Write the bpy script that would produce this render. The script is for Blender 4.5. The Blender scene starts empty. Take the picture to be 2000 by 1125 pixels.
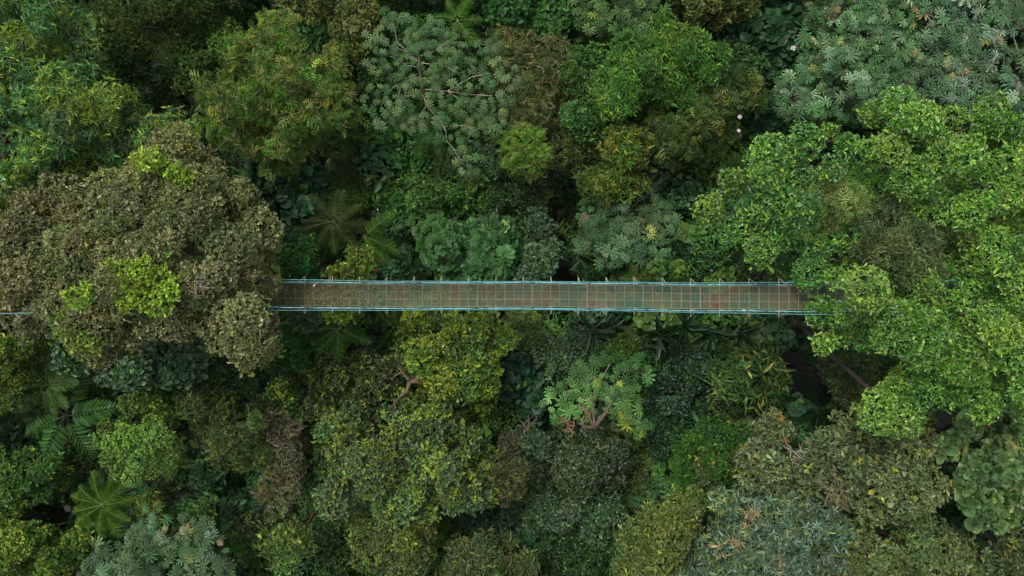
import bpy, math, random
import numpy as np
R = math.radians
sc = bpy.context.scene
C = sc.collection

# ------------------------------------------------------------------ camera, sky, sun, exposure
H = 38.0                       # drone height above the bridge deck (deck at z = 0)
PPM = 40.0                     # photo pixels per metre at deck level
cam = bpy.data.cameras.new('camera'); camo = bpy.data.objects.new('camera', cam); C.objects.link(camo)
camo.location = (0, 0, H); camo.rotation_euler = (0, 0, 0)
cam.sensor_width = 36; cam.lens = 36 * H / 50.0; cam.clip_start = 0.1; cam.clip_end = 2000
sc.camera = camo

w = bpy.data.worlds.new('World'); sc.world = w; w.use_nodes = True
nt = w.node_tree; nt.nodes.clear()
sky = nt.nodes.new('ShaderNodeTexSky'); sky.sky_type = 'NISHITA'; sky.sun_disc = False
SUN_EL, SUN_AZ = 62, 320       # azimuth clockwise from +Y
sky.sun_elevation = R(SUN_EL); sky.sun_rotation = R(SUN_AZ)
sky.air_density = 1.0; sky.dust_density = 4.0; sky.ozone_density = 1.0
bg = nt.nodes.new('ShaderNodeBackground'); bg.inputs['Strength'].default_value = 0.135
out = nt.nodes.new('ShaderNodeOutputWorld')
hs = nt.nodes.new('ShaderNodeHueSaturation'); hs.inputs['Saturation'].default_value = .38   # thin overcast veils the blue
nt.links.new(sky.outputs[0], hs.inputs['Color']); nt.links.new(hs.outputs[0], bg.inputs[0]); nt.links.new(bg.outputs[0], out.inputs[0])
sl = bpy.data.lights.new('sun', 'SUN'); sl.energy = 1.5; sl.angle = R(10); sl.color = (1.0, 0.95, 0.86)
so = bpy.data.objects.new('sun', sl); C.objects.link(so)
so.rotation_euler = (R(90 - SUN_EL), 0, R(180 - SUN_AZ))
so.location = (0, 0, 60)
sc.view_settings.view_transform = 'Standard'; sc.view_settings.look = 'None'
sc.view_settings.exposure = 1.15; sc.view_settings.gamma = 1.0
sc.cycles.max_bounces = 6; sc.cycles.diffuse_bounces = 3; sc.cycles.transparent_max_bounces = 12

G = 0.42                       # leaf colours below are the lit look; this brings them to real albedo

# ------------------------------------------------------------------ helpers
def lin(h):
    v = [int(h[i:i+2], 16) / 255 for i in (0, 2, 4)]
    return np.array([c / 12.92 if c < .04045 else ((c + .055) / 1.055) ** 2.4 for c in v])

def at(px, py, z):             # photo pixel + height -> world
    s = (H - z) / H / PPM
    return np.array([(px - 1000) * s, (562.5 - py) * s, z])

def gz(x, y):                  # terrain height
    return -21.5 + 1.3 * np.sin(x * .09 + 1) + 1.1 * np.sin(y * .11) + .5 * np.sin(x * .31 + y * .23) + .035 * np.clip(x, -60, 60)

def tag(o, label=None, cat=None, group=None, kind=None):
    if label: o['label'] = label
    if cat: o['category'] = cat
    if group: o['group'] = group
    if kind: o['kind'] = kind
    return o

def empty(name, loc):
    o = bpy.data.objects.new(name, None); C.objects.link(o); o.location = tuple(loc)
    o.empty_display_size = .3
    return o

class MB:                      # mesh builder with per-face colour
    def __init__(s): s.v = []; s.l = []; s.n = []; s.c = []; s.off = 0
    def add(s, V, loops, sizes, cols):
        s.v.append(np.asarray(V, float).reshape(-1, 3)); s.l.append(np.asarray(loops, np.int64) + s.off)
        s.n.append(np.asarray(sizes, np.int64)); s.c.append(np.asarray(cols, float).reshape(-1, 3)); s.off += len(s.v[-1])
    def faces(s, V, F, col):
        s.add(V, [i for f in F for i in f], [len(f) for f in F], np.tile(col, (len(F), 1)))
    def box(s, a, b, col):
        x0, y0, z0 = a; x1, y1, z1 = b
        V = [(x0,y0,z0),(x1,y0,z0),(x1,y1,z0),(x0,y1,z0),(x0,y0,z1),(x1,y0,z1),(x1,y1,z1),(x0,y1,z1)]
        s.faces(V, [(0,3,2,1),(4,5,6,7),(0,1,5,4),(1,2,6,5),(2,3,7,6),(3,0,4,7)], col)
    def tube(s, P, rad, col, sides=6, jit=0, rng=None):
        P = np.asarray(P, float); n = len(P)
        rad = np.broadcast_to(np.asarray(rad, float), (n,)) if np.ndim(rad) else np.full(n, rad)
        T = np.gradient(P, axis=0); T /= np.linalg.norm(T, axis=1)[:, None] + 1e-9
        ref = np.array([0, 0, 1.]) if abs(T[0, 2]) < .9 else np.array([1., 0, 0])
        U = np.cross(T, ref); U /= np.linalg.norm(U, axis=1)[:, None] + 1e-9
        W = np.cross(T, U)
        a = np.arange(sides) * 2 * math.pi / sides
        V = P[:, None, :] + rad[:, None, None] * (np.cos(a)[None, :, None] * U[:, None, :] + np.sin(a)[None, :, None] * W[:, None, :])
        F = []
        for i in range(n - 1):
            for j in range(sides):
                k = (j + 1) % sides
                F.append((i*sides+j, i*sides+k, (i+1)*sides+k, (i+1)*sides+j))
        F.append(tuple(range(sides))[::-1]); F.append(tuple((n-1)*sides + j for j in range(sides)))
        c = np.tile(col, (len(F), 1))
        if jit and rng is not None: c = c * (1 + jit * rng.standard_normal((len(F), 1))).clip(.4, 1.7)
        s.add(V.reshape(-1, 3), [i for f in F for i in f], [len(f) for f in F], c)
    def inst(s, tpl, pos, D, N, scale, cols, wscale=None):    # many copies of a leaf template
        TV, TF = tpl
        pos = np.asarray(pos); D = np.asarray(D); N = np.asarray(N); m = len(pos)
        if m == 0: return
        D = D / (np.linalg.norm(D, axis=1)[:, None] + 1e-9)
        S = np.cross(N, D); S /= np.linalg.norm(S, axis=1)[:, None] + 1e-9
        N = np.cross(D, S)
        ws = scale if wscale is None else scale * wscale
        V = pos[:, None, :] + TV[None, :, 0, None] * (D * scale[:, None])[:, None, :] \
            + TV[None, :, 1, None] * (S * ws[:, None])[:, None, :] + TV[None, :, 2, None] * (N * scale[:, None])[:, None, :]
        nv = len(TV); lo = np.array([i for f in TF for i in f]); sz = np.array([len(f) for f in TF])
        loops = (lo[None, :] + (np.arange(m) * nv)[:, None]).reshape(-1)
        s.add(V.reshape(-1, 3), loops, np.tile(sz, m), np.repeat(cols, len(TF), axis=0))
    def build(s, name, mat, parent=None, origin=None, smooth=False):
        me = bpy.data.meshes.new(name)
        V = np.concatenate(s.v)
        o = np.zeros(3)
        q = parent
        while q is not None: o += np.array(q.location[:]); q = q.parent
        if parent is not None: pass
        elif origin is not None: o = np.array(origin)
        V = (V - o).astype(np.float32); L = np.concatenate(s.l).astype(np.int32); n = np.concatenate(s.n).astype(np.int32)
        me.vertices.add(len(V)); me.vertices.foreach_set('co', V.ravel())
        me.loops.add(len(L)); me.loops.foreach_set('vertex_index', L)
        me.polygons.add(len(n)); me.polygons.foreach_set('loop_start', np.concatenate([[0], np.cumsum(n)[:-1]]).astype(np.int32))
        a = me.attributes.new('tint', 'FLOAT_VECTOR', 'FACE')
        a.data.foreach_set('vector', np.concatenate(s.c).astype(np.float32).ravel())
        me.polygons.foreach_set('use_smooth', np.full(len(n), smooth))
        me.update(calc_edges=True)
        me.materials.append(mat)
        ob = bpy.data.objects.new(name, me); C.objects.link(ob)
        if parent is not None: ob.parent = parent
        elif origin is not None: ob.location = tuple(origin)
        return ob

# ------------------------------------------------------------------ materials
def new_mat(name):
    m = bpy.data.materials.new(name); m.use_nodes = True
    t = m.node_tree; b = t.nodes['Principled BSDF']
    return m, t, b

def leaf_mat(name, rough, spec, trans):
    m, t, b = new_mat(name)
    a = t.nodes.new('ShaderNodeAttribute'); a.attribute_name = 'tint'
    tc = t.nodes.new('ShaderNodeTexCoord')
    nz = t.nodes.new('ShaderNodeTexNoise'); nz.inputs['Scale'].default_value = 9; nz.inputs['Detail'].default_value = 2
    t.links.new(tc.outputs['Object'], nz.inputs['Vector'])
    mr = t.nodes.new('ShaderNodeMapRange'); mr.inputs[1].default_value = .3; mr.inputs[2].default_value = .7
    mr.inputs[3].default_value = .72; mr.inputs[4].default_value = 1.28
    t.links.new(nz.outputs['Fac'], mr.inputs[0])
    mu = t.nodes.new('ShaderNodeVectorMath'); mu.operation = 'SCALE'
    t.links.new(a.outputs['Vector'], mu.inputs[0]); t.links.new(mr.outputs[0], mu.inputs['Scale'])
    t.links.new(mu.outputs[0], b.inputs['Base Color'])
    b.inputs['Roughness'].default_value = rough; b.inputs['Specular IOR Level'].default_value = spec
    tr = t.nodes.new('ShaderNodeBsdfTranslucent')
    hu = t.nodes.new('ShaderNodeVectorMath'); hu.operation = 'MULTIPLY'; hu.inputs[1].default_value = (1.1, 1.25, .45)
    t.links.new(mu.outputs[0], hu.inputs[0]); t.links.new(hu.outputs[0], tr.inputs['Color'])
    mx = t.nodes.new('ShaderNodeMixShader'); mx.inputs[0].default_value = trans
    o = t.nodes['Material Output']
    t.links.new(b.outputs[0], mx.inputs[1]); t.links.new(tr.outputs[0], mx.inputs[2]); t.links.new(mx.outputs[0], o.inputs['Surface'])
    return m
M_leaf = leaf_mat('leaf', .55, .25, .3)
M_gloss = leaf_mat('glossy leaf', .42, .38, .25)
M_matte = leaf_mat('downy leaf', .7, .2, .2)

def bark_mat():
    m, t, b = new_mat('bark')
    a = t.nodes.new('ShaderNodeAttribute'); a.attribute_name = 'tint'
    nz = t.nodes.new('ShaderNodeTexNoise'); nz.inputs['Scale'].default_value = 14; nz.inputs['Detail'].default_value = 5
    tc = t.nodes.new('ShaderNodeTexCoord'); t.links.new(tc.outputs['Object'], nz.inputs['Vector'])
    mr = t.nodes.new('ShaderNodeMapRange'); mr.inputs[1].default_value = .3; mr.inputs[2].default_value = .7
    mr.inputs[3].default_value = .5; mr.inputs[4].default_value = 1.4
    t.links.new(nz.outputs['Fac'], mr.inputs[0])
    mu = t.nodes.new('ShaderNodeVectorMath'); mu.operation = 'SCALE'
    t.links.new(a.outputs['Vector'], mu.inputs[0]); t.links.new(mr.outputs[0], mu.inputs['Scale'])
    t.links.new(mu.outputs[0], b.inputs['Base Color']); b.inputs['Roughness'].default_value = .9
    bp = t.nodes.new('ShaderNodeBump'); bp.inputs['Strength'].default_value = .6; bp.inputs['Distance'].default_value = .03
    t.links.new(nz.outputs['Fac'], bp.inputs['Height']); t.links.new(bp.outputs[0], b.inputs['Normal'])
    return m
M_bark = bark_mat()

def ground_mat():
    m, t, b = new_mat('forest floor')
    tc = t.nodes.new('ShaderNodeTexCoord')
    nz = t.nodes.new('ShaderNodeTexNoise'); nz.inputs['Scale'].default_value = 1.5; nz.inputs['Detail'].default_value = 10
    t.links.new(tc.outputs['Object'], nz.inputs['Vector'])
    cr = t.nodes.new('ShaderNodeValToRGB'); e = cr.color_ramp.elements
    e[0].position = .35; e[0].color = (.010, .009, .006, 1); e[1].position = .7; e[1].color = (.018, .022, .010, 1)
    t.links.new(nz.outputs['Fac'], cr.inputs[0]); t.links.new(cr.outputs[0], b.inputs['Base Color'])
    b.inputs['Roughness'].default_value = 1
    return m

def steel_mat(name, base, rust, amt, rough=.38, scale=1.6):
    m, t, b = new_mat(name)
    tc = t.nodes.new('ShaderNodeTexCoord')
    nz = t.nodes.new('ShaderNodeTexNoise'); nz.inputs['Scale'].default_value = scale; nz.inputs['Detail'].default_value = 8
    t.links.new(tc.outputs['Object'], nz.inputs['Vector'])
    cr = t.nodes.new('ShaderNodeValToRGB'); e = cr.color_ramp.elements
    e[0].position = amt; e[0].color = (*base, 1); e[1].position = amt + .12; e[1].color = (*rust, 1)
    t.links.new(nz.outputs['Fac'], cr.inputs[0]); t.links.new(cr.outputs[0], b.inputs['Base Color'])
    b.inputs['Roughness'].default_value = rough
    return m
M_rail = steel_mat('teal rail paint', (.10, .25, .27), (.05, .13, .12), .5, .3, 4)
M_cable = steel_mat('teal cable paint', (.03, .13, .13), (.07, .20, .23), .5, .4, 3)
M_frame = steel_mat('weathered frame steel', (.13, .12, .08), (.06, .12, .08), .48, .7, .55)
M_brack = steel_mat('weathered bracket steel', (.30, .27, .2), (.10, .09, .05), .6, .7, 3)

M_joint = steel_mat('dark joint steel', (.02, .025, .022), (.05, .04, .03), .5, .6, 5)
def mesh_mat(name, cell, open_frac, ramp, scale):
    """Expanded-metal mesh: real holes from a diamond pattern, rust and moss as noise."""
    m, t, b = new_mat(name)
    tc = t.nodes.new('ShaderNodeTexCoord')
    sx = t.nodes.new('ShaderNodeSeparateXYZ'); t.links.new(tc.outputs['Object'], sx.inputs[0])
    def math_(op, a, c=None):
        n = t.nodes.new('ShaderNodeMath'); n.operation = op
        for i, v in enumerate((a, c)):
            if v is None: continue
            if isinstance(v, (int, float)): n.inputs[i].default_value = v
            else: t.links.new(v, n.inputs[i])
        return n.outputs[0]
    yy = math_('ADD', sx.outputs['Y'], sx.outputs['Z'])
    u = math_('MULTIPLY', sx.outputs['X'], 1 / (cell * 1.8)); v = math_('MULTIPLY', yy, 1 / cell)
    p = math_('ABSOLUTE', math_('SUBTRACT', math_('FRACT', math_('ADD', u, v)), .5))
    q = math_('ABSOLUTE', math_('SUBTRACT', math_('FRACT', math_('SUBTRACT', u, v)), .5))
    hole = math_('LESS_THAN', math_('MAXIMUM', p, q), open_frac)
    nz = t.nodes.new('ShaderNodeTexNoise'); nz.inputs['Scale'].default_value = scale; nz.inputs['Detail'].default_value = 9
    nz.inputs['Roughness'].default_value = .65
    t.links.new(tc.outputs['Object'], nz.inputs['Vector'])
    cr = t.nodes.new('ShaderNodeValToRGB'); els = cr.color_ramp.elements
    els[0].position, els[0].color = ramp[0][0], (*ramp[0][1], 1); els[1].position, els[1].color = ramp[-1][0], (*ramp[-1][1], 1)
    for pz, c in ramp[1:-1]:
        e = els.new(pz); e.color = (*c, 1)
    t.links.new(nz.outputs['Fac'], cr.inputs[0]); t.links.new(cr.outputs[0], b.inputs['Base Color'])
    b.inputs['Roughness'].default_value = .8
    tr = t.nodes.new('ShaderNodeBsdfTransparent'); mx = t.nodes.new('ShaderNodeMixShader')
    t.links.new(hole, mx.inputs[0]); t.links.new(b.outputs[0], mx.inputs[1]); t.links.new(tr.outputs[0], mx.inputs[2])
    t.links.new(mx.outputs[0], t.nodes['Material Output'].inputs['Surface'])
    return m
M_deck = mesh_mat('rusty expanded metal deck', .03, .30, [(.35, (.018, .055, .038)), (.44, (.042, .062, .030)), (.54, (.062, .060, .028)), (.62, (.070, .040, .021)), (.71, (.06, .021, .014))], .85)
M_side = mesh_mat('teal side mesh', .05, .43, [(.3, (.03, .12, .11)), (.7, (.02, .08, .07))], 2)

# ------------------------------------------------------------------ leaf templates (x along the leaf, y across, z up)
def leaf_tpl(stations, fold=.12, droop=.15):
    n = len(stations)
    V = [(0, 0, 0)]
    for t_, w_ in stations: V.append((t_, w_, fold * w_ * 2 - droop * t_ * t_))
    V.append((1, 0, -droop))
    for t_, w_ in reversed(stations): V.append((t_, -w_, fold * w_ * 2 - droop * t_ * t_))
    L = [0] + list(range(1, n + 1)) + [n + 1]
    Rr = [0, n + 1] + list(range(n + 2, 2 * n + 2))
    return np.array(V, float), [L[::-1], Rr[::-1]]
TP = {
    'ovate': leaf_tpl([(.28, .2), (.68, .19)], .3, .12),
    'obovate': leaf_tpl([(.35, .13), (.75, .2)], .3, .15),
    'lance': leaf_tpl([(.3, .1), (.7, .085)], .4, .2),
    'strap': leaf_tpl([(.15, .07), (.5, .085), (.85, .06)], .5, .55),
    'round': leaf_tpl([(-.08, .22), (.15, .46), (.55, .48), (.88, .26)], .12, .1),
    'broad': leaf_tpl([(.02, .2), (.25, .36), (.6, .33), (.85, .16)], .22, .15),
}
def palmate(lobes=9, gap=50, wide=.125, droop=.22):
    V = [(0, 0, 0)]; F = []
    for i in range(lobes):
        a = R(gap / 2 + (360 - gap) * (i + .5) / lobes + 180)
        l = 1 - .28 * abs(math.cos((i + .5) / lobes * math.pi)) ** 2
        c, s_ = math.cos(a), math.sin(a)
        def p(t_, w_, z_): return (c * t_ * l - s_ * w_, s_ * t_ * l + c * w_, z_)
        k = len(V)
        V += [p(.5, wide * .75, -.05), p(.85, wide * .85, -droop * .7), p(1, 0, -droop), p(.85, -wide * .85, -droop * .7), p(.5, -wide * .75, -.05), p(.6, 0, .02)]
        F += [(0, k+5, k+2, k+1, k)][:0] + [(0, k+5, k), (k, k+5, k+2, k+1), (0, k+4, k+5), (k+5, k+4, k+3, k+2)]
    return np.array(V, float), [f[::-1] for f in F]
TP['palm9'] = palmate(9, 40)
TP['palm7'] = palmate(7, 60, .15)
def hjoin(n=3):          # lobed compound leaf of rounded leaflets
    V = []; F = []
    for a in np.linspace(-1.9, 1.9, n):
        tv, tf = TP['round']; c, s_ = math.cos(a), math.sin(a); k = len(V)
        for v in tv:
            x = .12 + v[0] * .62; y = v[1] * .62
            V.append((x * c - y * s_, x * s_ + y * c, v[2] * .6 + .01 * a))
        F += [[i + k for i in f] for f in tf]
    return np.array(V, float), F
TP['lobed'] = hjoin(5)
def pinnate(pairs=7):
    V = []; F = []
    tv, tf = TP['lance']
    for i in range(pairs):
        t_ = (i + 1) / (pairs + .5)
        for sd in (-1, 1):
            a = sd * (1.15 - .5 * t_); l = .42 * math.sin(math.pi * (t_ * .75 + .18)) + .04
            c, s_ = math.cos(a), math.sin(a); k = len(V)
            for v in tv: V.append((t_ + (v[0] * c - v[1] * 1.5 * s_) * l, (v[0] * s_ + v[1] * 1.5 * c) * l, v[2] * l - .22 * t_ * t_))
            F += [[j + k for j in f] for f in tf]
    return np.array(V, float), F
TP['pinnate'] = pinnate(6)
TP['spray'] = pinnate(4)

# ------------------------------------------------------------------ polygons
def inside(P, poly):
    x, y = P[:, 0], P[:, 1]; r = np.zeros(len(P), bool); n = len(poly)
    for i in range(n):
        x1, y1 = poly[i]; x2, y2 = poly[(i + 1) % n]
        c = ((y1 > y) != (y2 > y)) & (x < (x2 - x1) * (y - y1) / ((y2 - y1) + 1e-12) + x1)
        r ^= c
    return r
def edged(P, poly):
    d = np.full(len(P), 1e9); n = len(poly)
    for i in range(n):
        a = np.array(poly[i], float); b = np.array(poly[(i + 1) % n], float); ab = b - a
        t_ = np.clip(((P - a) @ ab) / (ab @ ab + 1e-9), 0, 1)
        d = np.minimum(d, np.linalg.norm(P - (a + t_[:, None] * ab), axis=1))
    return d
def fill(poly, sp, margin, rng, holes=()):
    P = np.array(poly, float); lo = P.min(0); hi = P.max(0)
    n = int((hi[0] - lo[0]) * (hi[1] - lo[1]) / (sp * sp) * 14) + 40
    Q = lo + rng.random((n, 2)) * (hi - lo)
    Q = Q[inside(Q, poly)]; Q = Q[edged(Q, poly) > margin]
    for hx, hy, hr in holes: Q = Q[np.hypot(Q[:, 0] - hx, Q[:, 1] - hy) > hr]
    keep = []
    cells = {}
    for q in Q:
        cx, cy = int(q[0] // sp), int(q[1] // sp); ok = True
        for i in (-1, 0, 1):
            for j in (-1, 0, 1):
                for k in cells.get((cx + i, cy + j), ()):
                    if (k[0] - q[0]) ** 2 + (k[1] - q[1]) ** 2 < sp * sp: ok = False
        if ok: cells.setdefault((cx, cy), []).append(q); keep.append(q)
    if not keep: keep = [P.mean(0)]
    return np.array(keep)

def ragged(poly, rng, amp=11, step=26):
    P = np.array(poly, float); out = []
    for a, b in zip(P, np.roll(P, -1, axis=0)):
        d = b - a; L = np.hypot(*d); n = max(1, int(L / step)); nn = np.array([-d[1], d[0]]) / (L + 1e-9)
        for k in range(n):
            out.append(a + d * (k / n) + nn * rng.normal(0, amp * .6 if k else amp * .3) + rng.normal(0, amp * .15, 2))
    return [tuple(p) for p in out]
def unit(a): return a / (np.linalg.norm(a, axis=-1, keepdims=True) + 1e-9)

def rosettes(mb, pos, axis, P, rng, clump_id, ctint):
    """P: shape, L, k, el (angle of leaves off the twig axis), cols, young, py"""
    n = len(pos)
    if n == 0: return
    k = P['k']; axis = unit(axis)
    ref = unit(rng.standard_normal((n, 3))); U = unit(np.cross(axis, ref)); W = np.cross(axis, U)
    cols = [lin(c) * G for c in P['cols']]
    yc = [lin(c) * G for c in P['young']]
    tipyoung = rng.random(n) < P['py'] * ctint[clump_id, 1]
    base_mix = np.clip(ctint[clump_id, 0] + .22 * rng.standard_normal(n), 0, 1)
    clv = np.exp(.13 * rng.standard_normal(len(ctint)))
    tipv = np.exp(.12 * rng.standard_normal(n)) * clv[clump_id]
    clh = np.exp(rng.normal(0, 1, (len(ctint), 3)) * np.array([.055, .035, .06]))[clump_id]
    dead = rng.random(n) < P.get('dead', 0)
    for sx_, sy_, sr_ in P.get('deadspots', ()):
        f_ = H * PPM / (H - pos[:, 2]); q_ = np.hypot(1000 + pos[:, 0] * f_ - sx_, 562.5 - pos[:, 1] * f_ - sy_)
        dead |= (q_ < sr_) & (rng.random(n) < .55)
    for ring in range(P.get('rings', 1) + 1):
        if ring == 0: kk, el, ls = k, R(P['el']), 1.
        else:
            kk, el, ls = max(2, int(k * .6)), R(P['el'] * (.62 if ring == 1 else .3)), .78
            if not P.get('rings', 1): break
        ph0 = rng.random(n) * 6.283
        for j in range(kk):
            ph = ph0 + j * 6.283 / kk + .35 * rng.standard_normal(n)
            e = np.clip(el + .22 * rng.standard_normal(n), .05, 2.2)
            rad = U * np.cos(ph)[:, None] + W * np.sin(ph)[:, None]
            D = axis * np.cos(e)[:, None] + rad * np.sin(e)[:, None]
            N = axis * np.sin(e)[:, None] - rad * np.cos(e)[:, None]
            N = N + .3 * rng.standard_normal((n, 3))
            sc_ = P['L'] * ls * np.exp(.25 * rng.standard_normal(n))
            c = cols[0] * (1 - base_mix[:, None]) + cols[1] * base_mix[:, None]
            if len(cols) > 2:
                q = rng.random(n) < P.get('p3', .12); c[q] = cols[2]
            yy = tipyoung & (rng.random(n) < (.95 if ring else P.get('yo', .45)))
            m = rng.random(n)[:, None]
            c = np.where(yy[:, None], yc[0] * m + yc[-1] * (1 - m), c)
            if dead.any(): c[dead] = lin('b4a478') * G
            c = c * clh * tipv[:, None] * np.exp(.21 * rng.standard_normal((n, 1)))
            msk = rng.random(n) > .1
            mb.inst(TP[P['shape']], (pos + D * (.04 * P['L']))[msk], D[msk], N[msk], sc_[msk], c[msk], wscale=np.exp(.18 * rng.standard_normal(int(msk.sum()))))

def crown_mesh(poly, z, P, rng, holes=()):
    """returns MB, clump centres (world), radii"""
    ppm = PPM * H / (H - z)
    r = P['r'] * .7; sp = r * ppm * P.get('sp', 1.2)
    pts = fill(poly, sp, r * ppm * .32, rng, holes)
    d = edged(pts, poly); Rm = max(d.max(), r * ppm)
    t_ = np.clip(d / min(Rm, 4.5 * ppm), 0, 1)
    zc = z - P.get('drop', 2.6) * (1 - t_) ** 1.7 + rng.normal(0, P.get('zj', .3), len(pts))
    a_, b_ = rng.uniform(0, 6, 2); f_ = .045 / max(1, ppm / 38)
    zc = zc + P.get('und', 1.0) * min(1, Rm / (2.2 * ppm)) * np.sin(pts[:, 0] * f_ + a_) * np.sin(pts[:, 1] * f_ * 1.15 + b_)
    if len(pts) > 12:                                 # hollows: a few clumps sit lower or are missing
        u_ = rng.random(len(pts)); zc = zc - np.where(u_ < .12, .7, 0); ok = u_ > .035; pts, zc = pts[ok], zc[ok]
    cen = np.array([at(p[0], p[1], q) for p, q in zip(pts, zc)])
    rr = r * np.exp(.26 * rng.standard_normal(len(pts))).clip(.55, 1.6)
    ct = np.stack([rng.random(len(pts)), np.exp(.8 * rng.standard_normal(len(pts))).clip(.1, 2.6)], 1)
    mb = MB()
    sd = P['L'] * P.get('ts', .95) * 1.22                    # twig tip spacing
    allp, alla, cid = [], [], []
    for i, (c, q) in enumerate(zip(cen, rr)):
        n = int(2.4 * math.pi * q * q / (sd * sd)) + 4
        if P.get('few'): n = int(n * P['few'])
        k = np.arange(n) + .5
        ph = k * 2.39996 + rng.random() * 6
        cz = 1 - k / n * 1.18
        sn = np.sqrt(np.clip(1 - cz * cz, 0, 1))
        dr = np.stack([sn * np.cos(ph), sn * np.sin(ph), cz], 1)
        # bumpy clump: a few low-frequency lumps
        f = rng.standard_normal((3, 3)) * 2.2; bp = 1 + .13 * np.sin(dr @ f[0] + 1) + .11 * np.sin(dr @ f[1] * 2)
        rad = q * bp * (1 - .28 * rng.random(n) ** 2)
        p = c + dr * rad[:, None] * np.array([1, 1, P.get('sq', .78)])
        p += rng.standard_normal((n, 3)) * sd * .22
        a = dr * np.array([1, 1, .8]) + np.array([0, 0, P.get('up', .55)]) + rng.standard_normal((n, 3)) * P.get('aj', .22)
        allp.append(p); alla.append(a); cid.append(np.full(n, i))
    pos = np.concatenate(allp); ax = np.concatenate(alla); cid = np.concatenate(cid)
    # drop twig tips buried deep inside neighbouring clumps
    if len(cen) > 1:
        bad = np.zeros(len(pos), bool)
        for i, (c, q) in enumerate(zip(cen, rr)):
            dd = (pos - c) / np.array([1, 1, P.get('sq', .78)])
            near = (np.abs(dd).max(1) < q) & (cid != i)
            bad[near] |= np.linalg.norm(dd[near], axis=1) < q * .68
        pos, ax, cid = pos[~bad], ax[~bad], cid[~bad]
    rosettes(mb, pos, ax, P, rng, cid, ct)
    if P.get('twigs'):
        tc = lin(P.get('twigcol', 'a89878')) * G
        idx = rng.choice(len(pos), int(len(pos) * P['twigs']), replace=False)
        for i in idx:
            ax_ = unit(ax[i]); tg = unit(np.cross(ax_, rng.standard_normal(3))); ln = rng.uniform(.25, .7)
            p0 = pos[i] + ax_ * .02; p1 = p0 + tg * ln + ax_ * rng.uniform(0, .2)
            mid = (p0 + p1) / 2 + rng.standard_normal(3) * .07 + ax_ * .12
            mb.tube([p0, mid, p1], [.02, .015, .007], tc * (.6 + .7 * rng.random()), 3)
    return mb, cen, rr

def trunk_mesh(base, cen, rr, col, rng, r0=None, sides=8):
    mb = MB(); cxy = cen[:, :2].mean(0); zt = cen[:, 2].mean()
    spread = np.linalg.norm(cen[:, :2] - cxy, axis=1).max() + .5
    r0 = r0 or min(.55, .07 + .06 * spread)
    h = zt - base[2]; fork = base[2] + h * (.55 if spread > 3 else .68)
    pts = [base, base + (np.array([cxy[0], cxy[1], fork]) - base) * np.array([.4, .4, .5]) + rng.normal(0, .12, 3), np.array([cxy[0], cxy[1], fork])]
    mb.tube([pts[0], pts[0] + np.array([0, 0, .6]), pts[1], pts[2]], [r0 * 1.6, r0 * 1.1, r0 * .9, r0 * .7], col, sides)
    F = pts[2]
    # a few main limbs, each carrying its nearest clumps
    nl = max(1, min(7, len(cen) // 4)); seeds = cen[rng.choice(len(cen), nl, replace=False)]
    near = np.argmin(np.linalg.norm(cen[:, None] - seeds[None], axis=2), axis=1)
    for s in range(nl):
        g = cen[near == s]
        if not len(g): continue
        m = g.mean(0) - np.array([0, 0, 1.2]); q = F + (m - F) * .5 + np.array([0, 0, -.3]) + rng.normal(0, .2, 3)
        ts_ = np.linspace(0, 1, 6)[:, None]; F0 = F - np.array([0, 0, .25])
        cv = (1 - ts_) ** 2 * F0 + 2 * ts_ * (1 - ts_) * q + ts_ ** 2 * m + rng.normal(0, .12, (6, 3)) * np.sin(ts_ * math.pi)
        mb.tube(cv, np.linspace(r0 * .5, r0 * .26, 6), col, 6, .2, rng)
        for c in g:
            e = c + np.array([0, 0, .1]); q2 = (m + e) / 2 + rng.normal(0, .15, 3)
            mb.tube([m, q2, e], [r0 * .24, r0 * .17, .025], col, 5)
    return mb

def base_at(px, py, z):
    a = at(px, py, z); return np.array([a[0], a[1], gz(a[0], a[1])])

PRE = {}
def pre(name, base=None, **kw):
    d = dict(PRE[base]) if base else dict(shape='ovate', L=.22, k=6, el=62, rings=1, cols=['4a5f30', '5f7838'], young=['a5b840'], py=.1, r=.85, bark='5c5440')
    d.update(kw); PRE[name] = d
LEAFM = {'gloss': M_gloss, 'leaf': M_leaf, 'matte': M_matte}
BARK_K = .25
nthings = [0]
ZK = .72
def tree(kind, label, cat, P, z, poly, group=None, holes=(), extra=None, **ov):
    z = z * ZK if z < 0 else z
    nthings[0] += 1
    rng = np.random.default_rng(1000 + nthings[0] * 17)
    if isinstance(P, str): P = dict(PRE[P])
    P.update(ov)
    ext = np.ptp(np.array(poly), axis=0).min(); poly = ragged(poly, rng, min(13, ext * .09))
    mb, cen, rr = crown_mesh(poly, z, P, rng, holes)
    b = cen[:, :2].mean(0); base = np.array([b[0] + rng.normal(0, .2), b[1] + rng.normal(0, .2), gz(b[0], b[1])])
    t = empty(kind, base); tag(t, label, cat, group)
    mb.build('crown', LEAFM[P.get('mat', 'leaf')], t)
    tb = trunk_mesh(base, cen, rr, lin(P['bark']) * BARK_K, rng)
    if extra: extra(tb, rng)
    tb.build('trunk' if cat == 'tree' else 'stem', M_bark, t, smooth=True)
    return t

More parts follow.
